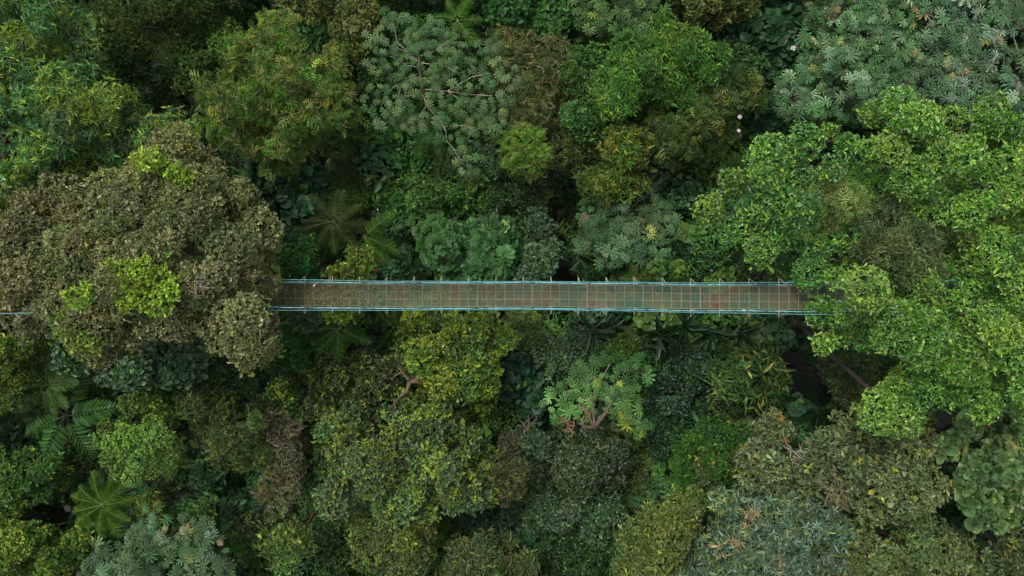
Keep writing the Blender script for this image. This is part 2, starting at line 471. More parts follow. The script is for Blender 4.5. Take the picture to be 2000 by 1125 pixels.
# ------------------------------------------------------------------ kinds of foliage
pre('whorl', shape='lance', L=.27, k=8, el=68, cols=['52884a', '6ea462', '90ba80'], p3=.22, young=['9cbe4a', 'b8d45c'], py=.5, yo=.6, r=.85, drop=3.2, ts=1.0)
pre('bronze', shape='obovate', L=.195, k=6, el=70, cols=['6c7c44', '8a9258', 'b0ae7e'], p3=.22, young=['8c9440', 'a0a050'], py=.08, r=.95, drop=2.9, sp=1.02, sq=.85, und=.8, bark='6e5c48', twigs=.01, zj=.3)
pre('bronzegreen', 'bronze', cols=['6d7048', '857f58', '9f9674'])
pre('lime', shape='obovate', few=.75, L=.2, k=6, el=60, cols=['7cac30', '96c03c', '6a9a30'], p3=.2, young=['a8cc40', 'bcd850'], py=.7, yo=.7, r=.42, drop=.5, zj=.12, ts=1.0)
pre('dullgreen', shape='lance', L=.2, k=6, el=60, cols=['46642e', '5c7a3e', '748e50'], young=['7f9040'], py=.1, r=.85, drop=2.5)
pre('fine', shape='ovate', L=.13, k=6, el=60, cols=['3f6a22', '527c2a', '6a9030'], young=['8aa83a'], py=.1, r=.8, drop=2.2, ts=1.35)
pre('mossy', shape='spray', L=.42, k=3, el=80, rings=0, cols=['528028', '689634', '809a42'], p3=.3, young=['a0a840'], py=.1, r=.95, drop=2.8, twigs=.45, twigcol='c8b082', aj=.5, ts=.62, bark='8a5a34')
pre('olivefine', shape='ovate', L=.17, k=6, el=60, cols=['6a7c3c', '80904c', '959c64'], young=['b8bc50'], py=.15, r=.75, drop=2.2)
pre('cecropia', shape='palm9', L=.36, k=1, el=90, rings=0, cols=['54804c', '6a945e', '8aac7e'], p3=.2, young=['98a850', 'a8b060'], py=.06, yo=.2, r=.8, drop=1.0, ts=1.0, few=.75, sq=.42, sp=1.3, und=.4, bark='a8a498', mat='matte', aj=.16, up=2.2, dead=.02)
pre('smallhand', shape='lance', L=.25, k=8, el=74, rings=0, cols=['467a30', '5a8e3c', '74a450'], young=['90b840'], py=.25, r=.85, drop=2.4, ts=.8, up=.9)
pre('vine', shape='round', L=.2, k=6, el=66, rings=0, cols=['366a2e', '488038', '5c9448'], young=['6a9838'], py=.1, r=.9, drop=2.0, ts=.9)
pre('vinedark', 'vine', cols=['2a5028', '386434', '4a7644'], mat='gloss', L=.18)
pre('bigleaf', shape='round', L=.42, k=6, el=70, rings=0, cols=['27502a', '346236', '467548'], young=['5a8a3a'], py=.06, r=.8, drop=1.8, ts=.75, up=1.0)
pre('lobed', shape='lobed', L=.36, k=5, el=76, rings=0, cols=['34642e', '447638', '5c8c48'], young=['7aa048'], py=.08, r=.8, drop=2.0, ts=.72, up=1.0)
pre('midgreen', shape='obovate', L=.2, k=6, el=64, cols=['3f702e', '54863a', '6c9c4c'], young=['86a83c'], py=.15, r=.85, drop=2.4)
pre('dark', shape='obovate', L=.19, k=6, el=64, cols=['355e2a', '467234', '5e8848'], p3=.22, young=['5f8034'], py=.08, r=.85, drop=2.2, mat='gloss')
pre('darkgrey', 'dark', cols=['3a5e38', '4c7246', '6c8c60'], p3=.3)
pre('bright', shape='obovate', und=1.5, sp=1.24, sq=.9, L=.175, k=6, el=64, cols=['4c8428', '68a43a', '88b658'], p3=.22, young=['88b840', 'a4cc50'], py=.5, yo=.5, r=.95, drop=2.8, ts=1.0, mat='gloss', zj=.4)
pre('feather', shape='lance', L=.19, k=9, el=68, rings=0, cols=['587440', '6e8a50', '8a9e62'], p3=.25, young=['8a9450'], py=.08, r=.65, drop=1.8, ts=.9, up=.7, und=1.5)
pre('pale', shape='spray', few=.5, L=.42, k=4, el=66, rings=0, cols=['7c9c4c', '94b058', 'acbc6c'], young=['b8bc60'], py=.2, r=.6, drop=.8, ts=.65)
pre('olive', shape='obovate', L=.27, k=6, el=66, cols=['62784a', '7a8e5a', '98a670'], p3=.2, young=['a8b448'], py=.07, r=.9, drop=2.6, bark='7c6248', twigs=.012, twigcol='b0a090')
pre('teal', shape='lance', L=.3, k=10, el=66, cols=['50704e', '6a8a66', '90ac8e'], p3=.3, young=['a4b060'], py=.25, yo=.05, r=.8, drop=2.6, mat='matte')
pre('shingle', shape='round', L=.31, k=5, el=62, rings=1, cols=['587e44', '6e9456', '8aa868'], p3=.2, young=['9aa050'], py=.08, r=.95, drop=2.6, ts=.75)
pre('mixed', shape='obovate', L=.25, k=6, el=64, cols=['48683a', '60804c', '7c9866'], p3=.25, young=['88a43c', '9cb448'], py=.32, yo=.55, r=.85, drop=2.8, bark='96603a', twigs=.01, twigcol='b89878')
pre('yellow', 'mixed', cols=['4c742c', '648a38', '7c9a4c'], young=['90a834', 'a8bc40'], py=.45)
pre('ballfine', shape='ovate', L=.14, k=7, el=58, cols=['6a9838', '7fac48', '9cc066'], p3=.25, young=['a4c04c'], py=.15, r=.75, drop=3.0, ts=1.15)
pre('greyfine', shape='lance', L=.19, k=7, el=60, cols=['4c6434', '5f7842', '768a56'], young=['8fa040'], py=.12, r=.8, drop=2.4, twigs=.02, twigcol='a08c80')
pre('bamboo', shape='lance', L=.5, k=7, el=75, rings=0, cols=['3c6030', '50743c', '688a48'], young=['94a048', 'a8ac54'], py=.2, yo=.4, r=.7, drop=1.6, ts=.6)
pre('spiky', shape='lance', L=.3, k=9, el=64, cols=['568034', '6c963e', '84a64c'], young=['acb450'], py=.35, r=.6, drop=1.6, ts=.9, bark='8c6a44')
pre('bigpale', 'lobed', cols=['5a8a3a', '74a448', '94bc5c'], L=.4)

# ------------------------------------------------------------------ ground
def ground():
    n = 141; xs = np.sign(np.linspace(-1, 1, n)) * np.abs(np.linspace(-1, 1, n)) ** 2.2 * 500
    X, Y = np.meshgrid(xs, xs); Z = gz(X, Y)
    V = np.stack([X, Y, Z], -1).reshape(-1, 3)
    F = [(j*n+i, j*n+i+1, (j+1)*n+i+1, (j+1)*n+i) for j in range(n-1) for i in range(n-1)]
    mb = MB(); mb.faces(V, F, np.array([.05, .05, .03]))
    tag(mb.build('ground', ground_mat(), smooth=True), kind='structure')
ground()

# ------------------------------------------------------------------ the suspension bridge
def zb(x): return .0058 * max(0, min(x, 13) + 3) ** 2
BY = at(1000, 577.5, 0)[1]; SL = -.0058
def bp(x, y, z=0): return np.array([x, BY + SL * x + y + .022 * math.sin(.37 * x + 1) + .008 * math.sin(1.3 * x), zb(x) + z])
def bridge():
    root = empty('suspension_bridge', (0, BY, 0))
    tag(root, 'long narrow suspended footbridge with teal handrails and rusty mesh deck crossing the forest', 'bridge')
    W2 = .56; RW = .605; RH = 1.1; pan = 2.667; cell = pan / 6
    J0 = (933 - 1000) / PPM
    X0, X1 = -29, 23
    col = np.array([.2, .2, .2])
    ks = [k for k in range(-12, 12) if X0 < J0 + k * pan < X1 - pan]
    for k in ks:
        a, b = J0 + k * pan, J0 + (k + 1) * pan
        m = MB(); V = []; F = []
        for i in range(7):
            x = a + .012 + (b - a - .024) * i / 6
            V += [bp(x, -W2, .02), bp(x, W2, .02)]
        for i in range(6): F.append((2*i, 2*i+2, 2*i+3, 2*i+1))
        m.faces(V, F, col); m.build('deck_panel', M_deck, root)
        # frame lying under / showing through the mesh
        m = MB()
        for yy in (-W2 + .02, -W2 / 3, W2 / 3, W2 - .02):
            for i in range(6):
                p, q = bp(a + cell * i, yy, .035), bp(a + cell * (i + 1), yy, .035)
                m.tube([p, q], .021, col, 4)
        for i in range(6):
            x = a + cell * i
            m.tube([bp(x, -W2, .037), bp(x, W2, .037)], .034 if i == 0 else .02, col, 4)
        for i in range(6):
            if (i * 7 + k * 3) % 4 == 0:
                x = a + cell * (i + .5); m.tube([bp(x, -W2 / 3, .033), bp(x, W2 / 3, .033)], .009, col, 4)
        m.build('floor_frame', M_frame, root)
        for sd in (-1, 1):
            m = MB(); m.tube([bp(b - .045, sd * RW, RH), bp(b + .045, sd * RW, RH)], .034, col, 8); m.build('coupler', M_joint, root)
        m = MB(); m.tube([bp(b, -W2, .05), bp(b, W2, .05)], .012, col, 4); m.build('seam', M_joint, root)
        for sd in (-1, 1):
            m = MB(); xs = np.linspace(a + .03, b - .03, 5)
            m.tube([bp(x, sd * (RW + .008 * math.sin(x * 1.1 + sd)), RH + .012 * math.sin(x * .8)) for x in xs], .024, col, 10)
            m.build('handrail', M_rail, root, smooth=True)
            m = MB(); V = []; F = []
            for i in range(7):
                x = a + (b - a) * i / 6; V += [bp(x, sd * (W2 + .015), .04), bp(x, sd * (RW - .02), RH - .04)]
            for i in range(6): F.append((2*i, 2*i+2, 2*i+3, 2*i+1))
            m.faces(V, F, col); m.build('side_mesh', M_side, root)
    # brackets: outrigger beam, brace up to the handrail, post
    for i in range(-21, 20):
        x = (969 - 1000) / PPM + i * 1.333
        if not X0 < x < X1 - 3: continue
        for sd in (-1, 1):
            m = MB()
            tip = bp(x, sd * (RW + .31), -.03)
            m.tube([bp(x, sd * .4, -.03), tip], .016, col, 4)
            m.tube([tip, bp(x, sd * (RW + .02), RH - .03)], .015, col, 4)
            m.tube([bp(x, sd * (W2 + .0), -.03), bp(x, sd * RW, RH - .03)], .02, col, 5)
            m.build('bracket', M_brack, root)
    for sd in (-1, 1):
        m = MB(); xs = np.linspace(X0, X1 - 3, 70)
        m.tube([bp(x, sd * (RW + .06 + .0004 * (x - 1.5) ** 2), RH + .02 + .0022 * (x - 1.5) ** 2) for x in xs], .018, col, 8)
        m.build('cable', M_cable, root, smooth=True)
        m = MB(); m.tube([bp(x, sd * (RW + .02), .55) for x in xs], .012, col, 6)
        m.build('midrail', M_cable, root, smooth=True)
        m = MB()
        for x in np.arange(X0 + 1, X1 - 4, 1.333):
            p = bp(x, sd * (RW + .06 + .0004 * (x - 1.5) ** 2), RH + .02 + .0022 * (x - 1.5) ** 2); m.tube([bp(x, sd * RW, RH), p], .006, col, 4)
        m.build('hanger', M_cable, root)
    # stone-grey towers at both ends, out of view under the trees
    for x in (X0, X1 - 3):
        m = MB()
        for sd in (-1, 1): m.box((x - .12, BY + SL*x + sd * (RW + .1) - .12, gz(x, BY)), (x + .12, BY + SL*x + sd * (RW + .1) + .12, zb(x) + RH + .12 + .0022 * (x - 1.5) ** 2), col)
        m.build('tower', M_frame, root)
bridge()

# litter caught on the deck
rng = np.random.default_rng(5)
m = MB(); n = 1100
xs = -14 + 19 * rng.beta(1.1, 2.6, n); xs[:500] = -9.4 + 1.1 * rng.standard_normal(500)
ys = np.clip(rng.uniform(-.55, .55, n) + 0, -.56, .56)
pos = np.array([bp(x, y, .075 + .02 * rng.random()) for x, y in zip(xs, ys)])
ph = rng.random(n) * 6.28
D = np.stack([np.cos(ph), np.sin(ph), rng.normal(0, .15, n)], 1); N = np.array([0, 0, 1.]) + .25 * rng.standard_normal((n, 3))
pal = np.array([lin(c) for c in ('7a7c48', '8a8c58', '667044', '7c6c44', 'a09c6c')]) * G
m.inst(TP['ovate'], pos, D, N, rng.uniform(.07, .15, n), pal[rng.integers(0, 5, n)])
tag(m.build('leaf_litter', M_matte), 'thin scatter of dead leaves and moss lying on the left half of the bridge deck', 'leaf litter', kind='stuff')
def fallen(px, py, z, L, col, label, name='fallen_leaf', shape='ovate', az=0.):
    p = at(px, py, z); m = MB()
    m.inst(TP[shape], [p], [[math.cos(az), math.sin(az), .05]], [[.1, 0, 1]], np.array([L]), lin(col)[None] * .8)
    tag(m.build(name, M_matte, origin=p), label, 'leaf')
fallen(1533, 572, 1.25, .16, 'e8d890', 'pale yellow fallen leaf on the deck, leftmost of the small ones near the right end', az=.3)
fallen(1555, 576, 1.3, .14, 'e0b860', 'tiny orange yellow leaf on the deck beside the pale one at the right end', az=1.2)
fallen(1562, 569, 1.3, .12, 'd8d0a0', 'cream speck of a leaf near the top rail at the right end of the deck', az=2)
fallen(1562, 596, 1.3, .12, 'd08850', 'small orange leaf on the deck against the lower rail at the right end', az=.1)
fallen(1426, 562, .75, .13, 'd8c8b0', 'small whitish leaf lying alone on the deck under the upper rail right of centre', az=1.5)
fallen(1449, 606, 2.0, .17, 'f4f8f8', 'bright white glint on the lower bridge cable, put in as a leaf shape', az=0)  # white leaf-shaped piece stands in for a bright reflection on the cable
fallen(611, 560, .2, .2, 'e0c8a8', 'pale pink leaf on the mossy left end of the deck beside the upper rail', az=.8)

# ------------------------------------------------------------------ tree ferns and palms
def frond(mb, base, az, L, pit, tilt, cols, rng, pairs=17, width=.34, style='fern', droop=.55):
    """one arching frond: returns nothing, adds rachis and pinnae"""
    n = pairs; t_ = (np.arange(n + 4)) / (n + 3)
    el = R(tilt) - droop * 1.7 * t_
    st = L / (n + 3)
    x = np.concatenate([[0], np.cumsum(np.cos(el[:-1]) * st)]); z = np.concatenate([[0], np.cumsum(np.sin(el[:-1]) * st)])
    d = np.array([math.cos(az), math.sin(az), 0]); s_ = np.array([-math.sin(az), math.cos(az), 0])
    bend = rng.normal(0, .06) * L
    P = base + x[:, None] * d + z[:, None] * np.array([0, 0, 1]) + (bend * t_ ** 2)[:, None] * s_
    mb.tube(P, np.linspace(.022, .006, len(P)), cols[2], 3)
    T = unit(np.gradient(P, axis=0))
    idx = np.arange(3, len(P) - 1)
    tt = t_[idx]
    prof = np.sin(np.pi * np.clip(.12 + tt * .86, 0, 1)) ** .7
    for sd in (-1, 1):
        ang = 1.25 - .55 * tt
        D = T[idx] * np.cos(ang)[:, None] + sd * s_ * np.sin(ang)[:, None] + np.array([0, 0, -.18]) + .05 * rng.standard_normal((len(idx), 3))
        Nn = np.cross(T[idx], s_); Nn[Nn[:, 2] < 0] *= -1
        Nn = Nn + sd * s_ * -.15
        ln = L * width * prof * (1 + .06 * rng.standard_normal(len(idx)))
        v = np.exp(.1 * rng.standard_normal((len(idx), 1)))
        mix = rng.random((len(idx), 1))
        mb.inst(PINNA if style == 'fern' else TP['lance'], P[idx], D, Nn, ln, (cols[0] * mix + cols[1] * (1 - mix)) * v, wscale=np.clip(st * (3.4 if style == 'fern' else 5.5) / (ln + .05), .3, 3))
    # close the tip
PINNA = leaf_tpl([(.1, .085), (.5, .09), (.85, .05)], .35, .16)
nf = [0]
def treefern(kind, label, cat, px, py, z, rad_px, cols, n=12, pairs=19, width=.3, tilt=26, style='fern', group=None, a0=0, arc=360, droop=.55, mat=None):
    nf[0] += 1; rng = np.random.default_rng(300 + nf[0]); z = z * ZK
    c = at(px, py, z); L = rad_px / PPM * (H - z) / H * 1.12
    base = np.array([c[0], c[1], gz(c[0], c[1])])
    t = empty(kind, base); tag(t, label, cat, group)
    cc = [lin(h) * G for h in cols]
    n = max(5, int(n * .85)); width = width * .84
    for i in range(n):
        m = MB(); az = R(a0 + arc * i / n) + rng.normal(0, .2)
        cf = [k * np.exp(.12 * rng.standard_normal()) for k in cc]
        frond(m, c, az, L * np.exp(.09 * rng.standard_normal()), 0, tilt + rng.normal(0, 7), cf, rng, pairs, width, style, droop)
        m.build('frond', mat or M_leaf, t)
    m = MB(); m.tube([base, base + (c - base) * .5 + rng.normal(0, .1, 3), c + np.array([0, 0, .02])], [.14, .11, .09], lin('4a3a28') * .4, 8)
    m.build('trunk', M_bark, t, smooth=True)
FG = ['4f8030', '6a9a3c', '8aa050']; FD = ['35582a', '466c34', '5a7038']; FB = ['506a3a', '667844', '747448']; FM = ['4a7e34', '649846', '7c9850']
treefern('tree_fern', 'bright green small tree fern at the top edge beside the white branched tree', 'tree fern', 893, 40, -5, 48, ['62943a', '80b048', '90b458'], n=8, width=.34, pairs=17)
treefern('tree_fern', 'large green tree fern spreading below the white branches of the upper middle tree', 'tree fern', 848, 212, -10, 82, FM, n=11)
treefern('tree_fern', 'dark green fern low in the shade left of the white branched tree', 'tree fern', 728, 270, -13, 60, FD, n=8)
treefern('tree_fern', 'green fern fronds poking out under the right side of the mossy twiggy tree', 'tree fern', 668, 262, -8, 52, FG, n=8)
treefern('tree_fern', 'brownish fern above the larger brown fern, left of the vine curtain', 'tree fern', 690, 325, -11, 58, FB, n=9)
treefern('tree_fern', 'largest brown green tree fern, right of the bronze crown', 'tree fern', 652, 432, -8.5, 62, FB, n=13)
treefern('tree_fern', 'bright green fern whose broad fronds fan out just above the bridge', 'tree fern', 712, 462, -6.5, 68, FG, n=6, a0=-75, arc=160, width=.36, tilt=15)
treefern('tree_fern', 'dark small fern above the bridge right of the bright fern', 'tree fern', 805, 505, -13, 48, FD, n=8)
treefern('tree_fern', 'green tree fern directly below the bridge near its left end', 'tree fern', 664, 642, -5, 64, FM, n=11, width=.34)
treefern('tree_fern', 'dim fern frond cluster in shade below the bridge right of the tree fern', 'tree fern', 768, 640, -13, 50, FM, n=7)
treefern('tree_fern', 'light green lacy tree fern near the lower left, touching the yellow green bottom tree', 'tree fern', 200, 985, -6, 60, ['52802c', '709a38', '8aa048'], n=13, width=.36)
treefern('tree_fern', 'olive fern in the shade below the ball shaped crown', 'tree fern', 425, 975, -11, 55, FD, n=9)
treefern('tree_fern', 'small green fern by the bottom hand leaved tree', 'tree fern', 432, 1045, -8, 38, FM, n=7)
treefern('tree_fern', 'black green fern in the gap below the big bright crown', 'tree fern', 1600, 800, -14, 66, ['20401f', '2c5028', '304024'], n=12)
treefern('tree_fern', 'small fern touching the upper rail right of the bridge middle', 'tree fern', 1245, 545, -7, 34, ['4a6c30', '627c3a', '6a7040'], n=8)
treefern('tree_fern', 'small dark fern at the upper edge of the hand leaved tree above the bridge', 'tree fern', 1165, 470, -13, 40, FD, n=8)
treefern('palm', 'large palm with heavy glossy fronds left of the ball shaped crown', 'palm', 128, 812, -8, 92, ['3f6c30', '568440', '6a8848'], n=8, pairs=11, width=.36, style='palm', tilt=20, a0=15, mat=M_gloss)
treefern('palm', 'feathery palm with fine pale fronds at the left under the bronze crown', 'palm', 92, 752, -7, 66, ['4a7034', '6a8c48', '8ca060'], n=11, pairs=18, width=.3, style='palm', tilt=35)
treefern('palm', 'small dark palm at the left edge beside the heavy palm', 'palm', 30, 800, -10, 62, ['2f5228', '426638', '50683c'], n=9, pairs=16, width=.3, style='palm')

# ------------------------------------------------------------------ trees and shrubs, crown outlines from the photograph
tree('broadleaf_tree', 'big blue green tree with yellow tipped whorls filling the upper left corner', 'tree', 'whorl', 1.2,
     [(-70,-70),(125,-70),(140,10),(175,50),(178,95),(215,118),(245,150),(285,195),(335,222),(385,243),(392,268),(345,300),(300,318),(230,330),(175,350),(100,380),(50,420),(-70,460)])
tree('broadleaf_tree', 'huge bronze brown domed crown covering the left part of the bridge', 'tree', 'bronze', 4.2,
     [(195,345),(265,335),(285,290),(350,268),(400,305),(425,328),(478,365),(515,410),(532,470),(540,530),(538,590),(525,640),(532,680),(490,708),(440,702),(400,672),(370,652),(300,660),(262,685),(215,705),(150,690),(118,640),(92,570),(102,480),(150,430)], holes=[(407,608,16),(330,350,0)])
tree('broadleaf_tree', 'smaller purplish brown crown at the left edge beside the huge bronze one', 'tree', dict(PRE['bronze'], drop=1.8, cols=['707848','8a8c5c','aaa67c']), 2.6,
     [(-70,450),(10,422),(60,392),(110,372),(168,366),(150,425),(112,470),(108,540),(104,600),(80,632),(36,622),(14,606),(12,575),(-70,562)])
tree('young_tree', 'small bronze lobe rising at the top edge of the huge brown crown', 'tree', 'bronzegreen', 2.0, [(275,290),(300,262),(345,256),(362,290),(400,300),(425,340),(380,350),(330,330),(285,320)])
tree('climber', 'largest lime yellow leafy patch growing through the bronze crown', 'climbing plant', 'lime', 5.3, [(208,512),(240,520),(275,505),(310,512),(330,535),(335,560),(330,590),(300,600),(275,610),(245,600),(228,570),(230,545)])
tree('climber', 'round lime yellow tuft left of the largest one on the bronze crown', 'climbing plant', 'lime', 5.4, [(145,560),(165,543),(190,550),(186,575),(165,592),(136,592)])
tree('climber', 'narrow lime strip along the top edge of the bronze crown', 'climbing plant', 'lime', 4.4, [(268,308),(300,304),(335,318),(372,340),(368,354),(335,350),(300,326),(268,324)])
tree('climber', 'light green drooping patch at the lower left edge of the bronze crown', 'climbing plant', dict(PRE['lime'], cols=['74983c','8cac48'], young=['a0b850']), 3.4, [(110,622),(128,625),(150,655),(185,665),(205,680),(170,695),(148,682),(125,660)])
tree('broadleaf_tree', 'dull dark green tree at the top edge between the corner tree and the mossy one', 'tree', 'dullgreen', -5,
     [(180,-70),(470,-70),(455,20),(430,50),(390,60),(350,95),(300,112),(250,100),(205,92),(190,45)])
tree('broadleaf_tree', 'saturated green fine leaved tree left of the mossy twiggy tree', 'tree', 'fine', -6.5,
     [(400,55),(430,35),(470,5),(490,30),(465,90),(455,125),(415,165),(365,168),(335,140),(340,100),(365,70)])
tree('shrub', 'dark olive shrub in the hollow below the top edge tree', 'shrub', 'dark', -10, [(190,100),(250,105),(330,120),(340,160),(300,195),(250,150),(200,130)], young=['7a8a3a'])
tree('mossy_tree', 'wide mossy tree with tan twigs and hanging green sprays, upper left of centre', 'tree', 'mossy', -2,
     [(470,60),(515,25),(575,20),(640,55),(680,110),(698,170),(700,250),(660,268),(610,290),(590,325),(548,342),(515,310),(475,285),(440,255),(385,225),(395,160),(445,120)])
tree('broadleaf_tree', 'greyish olive small leaved tree at the top edge right of the mossy tree', 'tree', 'olivefine', -4,
     [(520,-70),(745,-70),(728,30),(720,90),(705,125),(680,90),(640,50),(590,22),(540,8)])
tree('broadleaf_tree', 'olive twiggy tree with thin foliage right of the white branched tree', 'tree', 'mossy', -6,
     [(960,95),(1000,60),(1060,70),(1100,120),(1120,180),(1085,240),(1040,260),(985,240),(975,190),(990,150)], cols=['465e2a','567032','687840'], L=.3, group=None)
tree('shrub', 'roundish leaved green vine tangle at the top edge right of the bright fern', 'shrub', 'vine', -8,
     [(935,-70),(1130,-70),(1120,30),(1100,85),(1050,70),(1000,60),(960,80),(930,40)])
tree('cecropia_tree', 'green hand leaved tree at the top edge right of centre', 'tree', dict(PRE['cecropia'], cols=['4c7038','608448','749458'], young=['9cb048'], py=.1), -6,
     [(1105,-70),(1300,-70),(1292,20),(1270,75),(1225,92),(1170,60),(1120,40)])
tree('shrub', 'pale olive shrub with yellow sprigs at the top edge, left of the big round leaves', 'shrub', 'olivefine', -6.5,
     [(1300,-70),(1470,-70),(1475,15),(1440,40),(1400,55),(1340,45),(1305,20)])
tree('broadleaf_tree', 'light green leafy tree with small hand shaped leaves, upper right of centre', 'tree', 'smallhand', -3.5,
     [(1195,100),(1250,62),(1320,55),(1385,75),(1418,110),(1400,165),(1330,185),(1280,200),(1230,210),(1185,235),(1160,200),(1170,150)])
tree('mossy_tree', 'dark green drooping tree below the light leafy one, upper right of centre', 'tree', dict(PRE['mossy'], cols=['3c5c22','4c6e2c','5c7c34'], twigs=.06), -5,
     [(1245,215),(1300,195),(1360,180),(1410,130),(1448,160),(1458,215),(1450,260),(1400,300),(1345,330),(1290,320),(1255,280)])
tree('broadleaf_tree', 'mid green leafy tree between the olive twiggy tree and the light leafy one', 'tree', 'midgreen', -6.5,
     [(1095,110),(1150,80),(1180,110),(1160,180),(1185,240),(1210,260),(1170,300),(1120,280),(1090,240),(1120,180)])
tree('young_tree', 'yellow green twiggy small tree in the middle of the upper half', 'tree', dict(PRE['mossy'], cols=['5c8a2c','729c34','8aaa48'], L=.28, twigs=.15), -5,
     [(990,265),(1030,248),(1075,262),(1085,300),(1060,330),(1030,345),(1000,330),(985,300)])
tree('shrub', 'dull olive shrub between the two yellow green small trees', 'shrub', 'greyfine', -7, [(1085,235),(1150,260),(1195,275),(1180,320),(1140,335),(1095,330),(1080,290)])
tree('young_tree', 'yellow green spiky whorled tree top right of the upper middle', 'tree', 'spiky', -4.5, [(1185,262),(1215,242),(1252,252),(1268,285),(1255,315),(1215,325),(1190,300)])
tree('young_tree', 'second spiky yellow green tree top just below the first', 'tree', 'spiky', -5.5, [(1140,330),(1180,318),(1230,330),(1245,365),(1215,395),(1170,388),(1140,365)])
tree('shrub', 'deep green vine curtain below the white branched tree', 'shrub', 'vine', -11,
     [(745,255),(800,270),(850,300),(890,330),(870,370),(800,350),(760,340),(735,300)])
tree('shrub', 'leafy green shrub mass in the middle of the upper half left of centre', 'shrub', 'midgreen', -9,
     [(750,345),(810,340),(870,350),(930,325),(975,345),(960,395),(900,420),(850,430),(790,455),(760,420),(735,380)], shape='ovate', L=.17)
tree('shrub', 'bluish shrub of big round leaves in the shade right of the bronze crown', 'shrub', dict(PRE['bigleaf'], cols=['2f5e38','3e6e42','527e54']), -9.5,
     [(480,325),(540,325),(600,332),(642,350),(640,400),(610,430),(560,440),(530,400),(490,355)])
tree('young_tree', 'fresh green small tree hugging the right edge of the bronze crown above the bridge', 'tree', 'midgreen', -2.5, [(558,470),(585,450),(612,480),(622,512),(605,535),(575,545),(560,510)], r=.6, L=.17, cols=['2f6a2c','408038','54904a'])
tree('shrub', 'yellow green shrub with reddish stems reaching over the upper rail near the left end', 'shrub', 'lime', -.8, [(635,530),(660,500),(690,485),(725,488),(732,520),(710,545),(670,548),(640,548)], cols=['64862c','7c9836','80703a'], py=.12, bark='8c5038')
tree('shrub', 'yellow green sprig below the lower rail under the reddish stemmed shrub', 'shrub', 'lime', -1.2, [(618,606),(650,604),(685,606),(688,622),(650,624),(625,620)], cols=['64862c','7c9836'], py=.12, r=.3)
tree('shrub', 'tiny light green shrub tucked between the two brown ferns', 'shrub', 'smallhand', -10, [(655,362),(690,355),(712,380),(700,410),(665,405)], L=.2)
tree('shrub', 'dense rounded shrub of lobed leaves just above the bridge left of centre', 'shrub', 'lobed', -7,
     [(818,470),(850,445),(895,440),(940,430),(985,440),(1008,470),(1000,510),(975,540),(920,548),(870,540),(830,510)])
tree('broadleaf_tree', 'dark small leaved tree just above the middle of the bridge', 'tree', 'dark', -10, [(960,350),(1010,345),(1050,385),(1065,430),(1030,450),(990,435),(945,425),(905,425),(930,380)])
tree('shrub', 'grey green fine shrub against the upper rail at the bridge middle', 'shrub', 'darkgrey', -8, [(1000,485),(1040,465),(1080,480),(1088,520),(1060,545),(1010,545)])
tree('shrub', 'small dark round shrub above the grey one at the bridge middle', 'shrub', 'darkgrey', -10, [(1015,410),(1050,400),(1085,430),(1070,460),(1030,465),(1010,440)])
tree('cecropia_tree', 'hand leaved tree above the bridge right of centre with thin brown branches', 'tree', dict(PRE['cecropia'], cols=['4a7244','5e8654','769a6a'], few=.7), -7,
     [(1130,410),(1170,395),(1220,380),(1270,372),(1305,400),(1312,450),(1295,490),(1260,512),(1215,518),(1165,500),(1125,460)])
tree('shrub', 'low shrub of shiny round yellow green leaves by the upper rail', 'shrub', dict(PRE['vine'], L=.3, cols=['4c7828','689430','355a28'], young=['88b034'], py=.3), -7, [(1245,515),(1290,495),(1325,512),(1335,545),(1290,552),(1255,545)])
tree('shrub', 'dark bluish vine wall left of the big bright crown above the bridge', 'shrub', 'vinedark', -12,
     [(1290,340),(1350,335),(1400,330),(1420,300),(1460,270),(1440,330),(1395,370),(1375,420),(1385,470),(1400,520),(1350,545),(1325,500),(1320,440),(1300,390)])
tree('shrub', 'curtain of big round dark leaves left of the grey hand leaved canopy', 'shrub', 'bigleaf', -10,
     [(1420,60),(1470,30),(1540,10),(1575,60),(1560,120),(1510,150),(1512,200),(1540,240),(1510,270),(1470,265),(1460,200),(1420,120)])
tree('shrub', 'tangle of small dark leaves beside the big round leaves, upper right', 'shrub', 'dark', -9, [(1415,75),(1450,80),(1490,110),(1498,165),(1465,190),(1430,140)])
tree('cecropia_tree', 'broad canopy of grey green hand shaped leaves along the upper right, left portion', 'tree', dict(PRE['cecropia'], r=.62), -5,
     [(1565,-70),(1790,-70),(1800,60),(1790,195),(1740,195),(1700,235),(1650,225),(1600,240),(1545,215),(1508,185),(1525,150),(1575,140),(1560,90),(1580,30)])
tree('cecropia_tree', 'silvery hand leaved canopy in the upper right corner', 'tree', dict(PRE['cecropia'], cols=['527850','6a8e66','94ac8c']), -4.4,
     [(1795,-70),(2070,-70),(2070,235),(1960,225),(1900,215),(1850,205),(1795,190),(1805,60)])
tree('broadleaf_tree', 'bright green crown lobe reaching left over the upper right end of the bridge', 'tree', 'bright', 4.2,
     [(1372,400),(1405,350),(1470,315),(1490,280),(1560,262),(1640,245),(1680,300),(1700,380),(1680,440),(1640,500),(1610,540),(1560,545),(1535,515),(1490,510),(1440,500),(1395,470)], cols=['3f762c','56923c','78a85c'], py=.36)
tree('broadleaf_tree', 'tall yellow tipped bright crown along the right edge of the picture', 'tree', 'bright', 4.6,
     [(1650,240),(1690,215),(1770,188),(1850,200),(1935,218),(2070,205),(2070,830),(1995,805),(1965,770),(1925,820),(1885,800),(1880,700),(1850,620),(1855,520),(1840,430),(1780,400),(1700,390),(1690,310)])
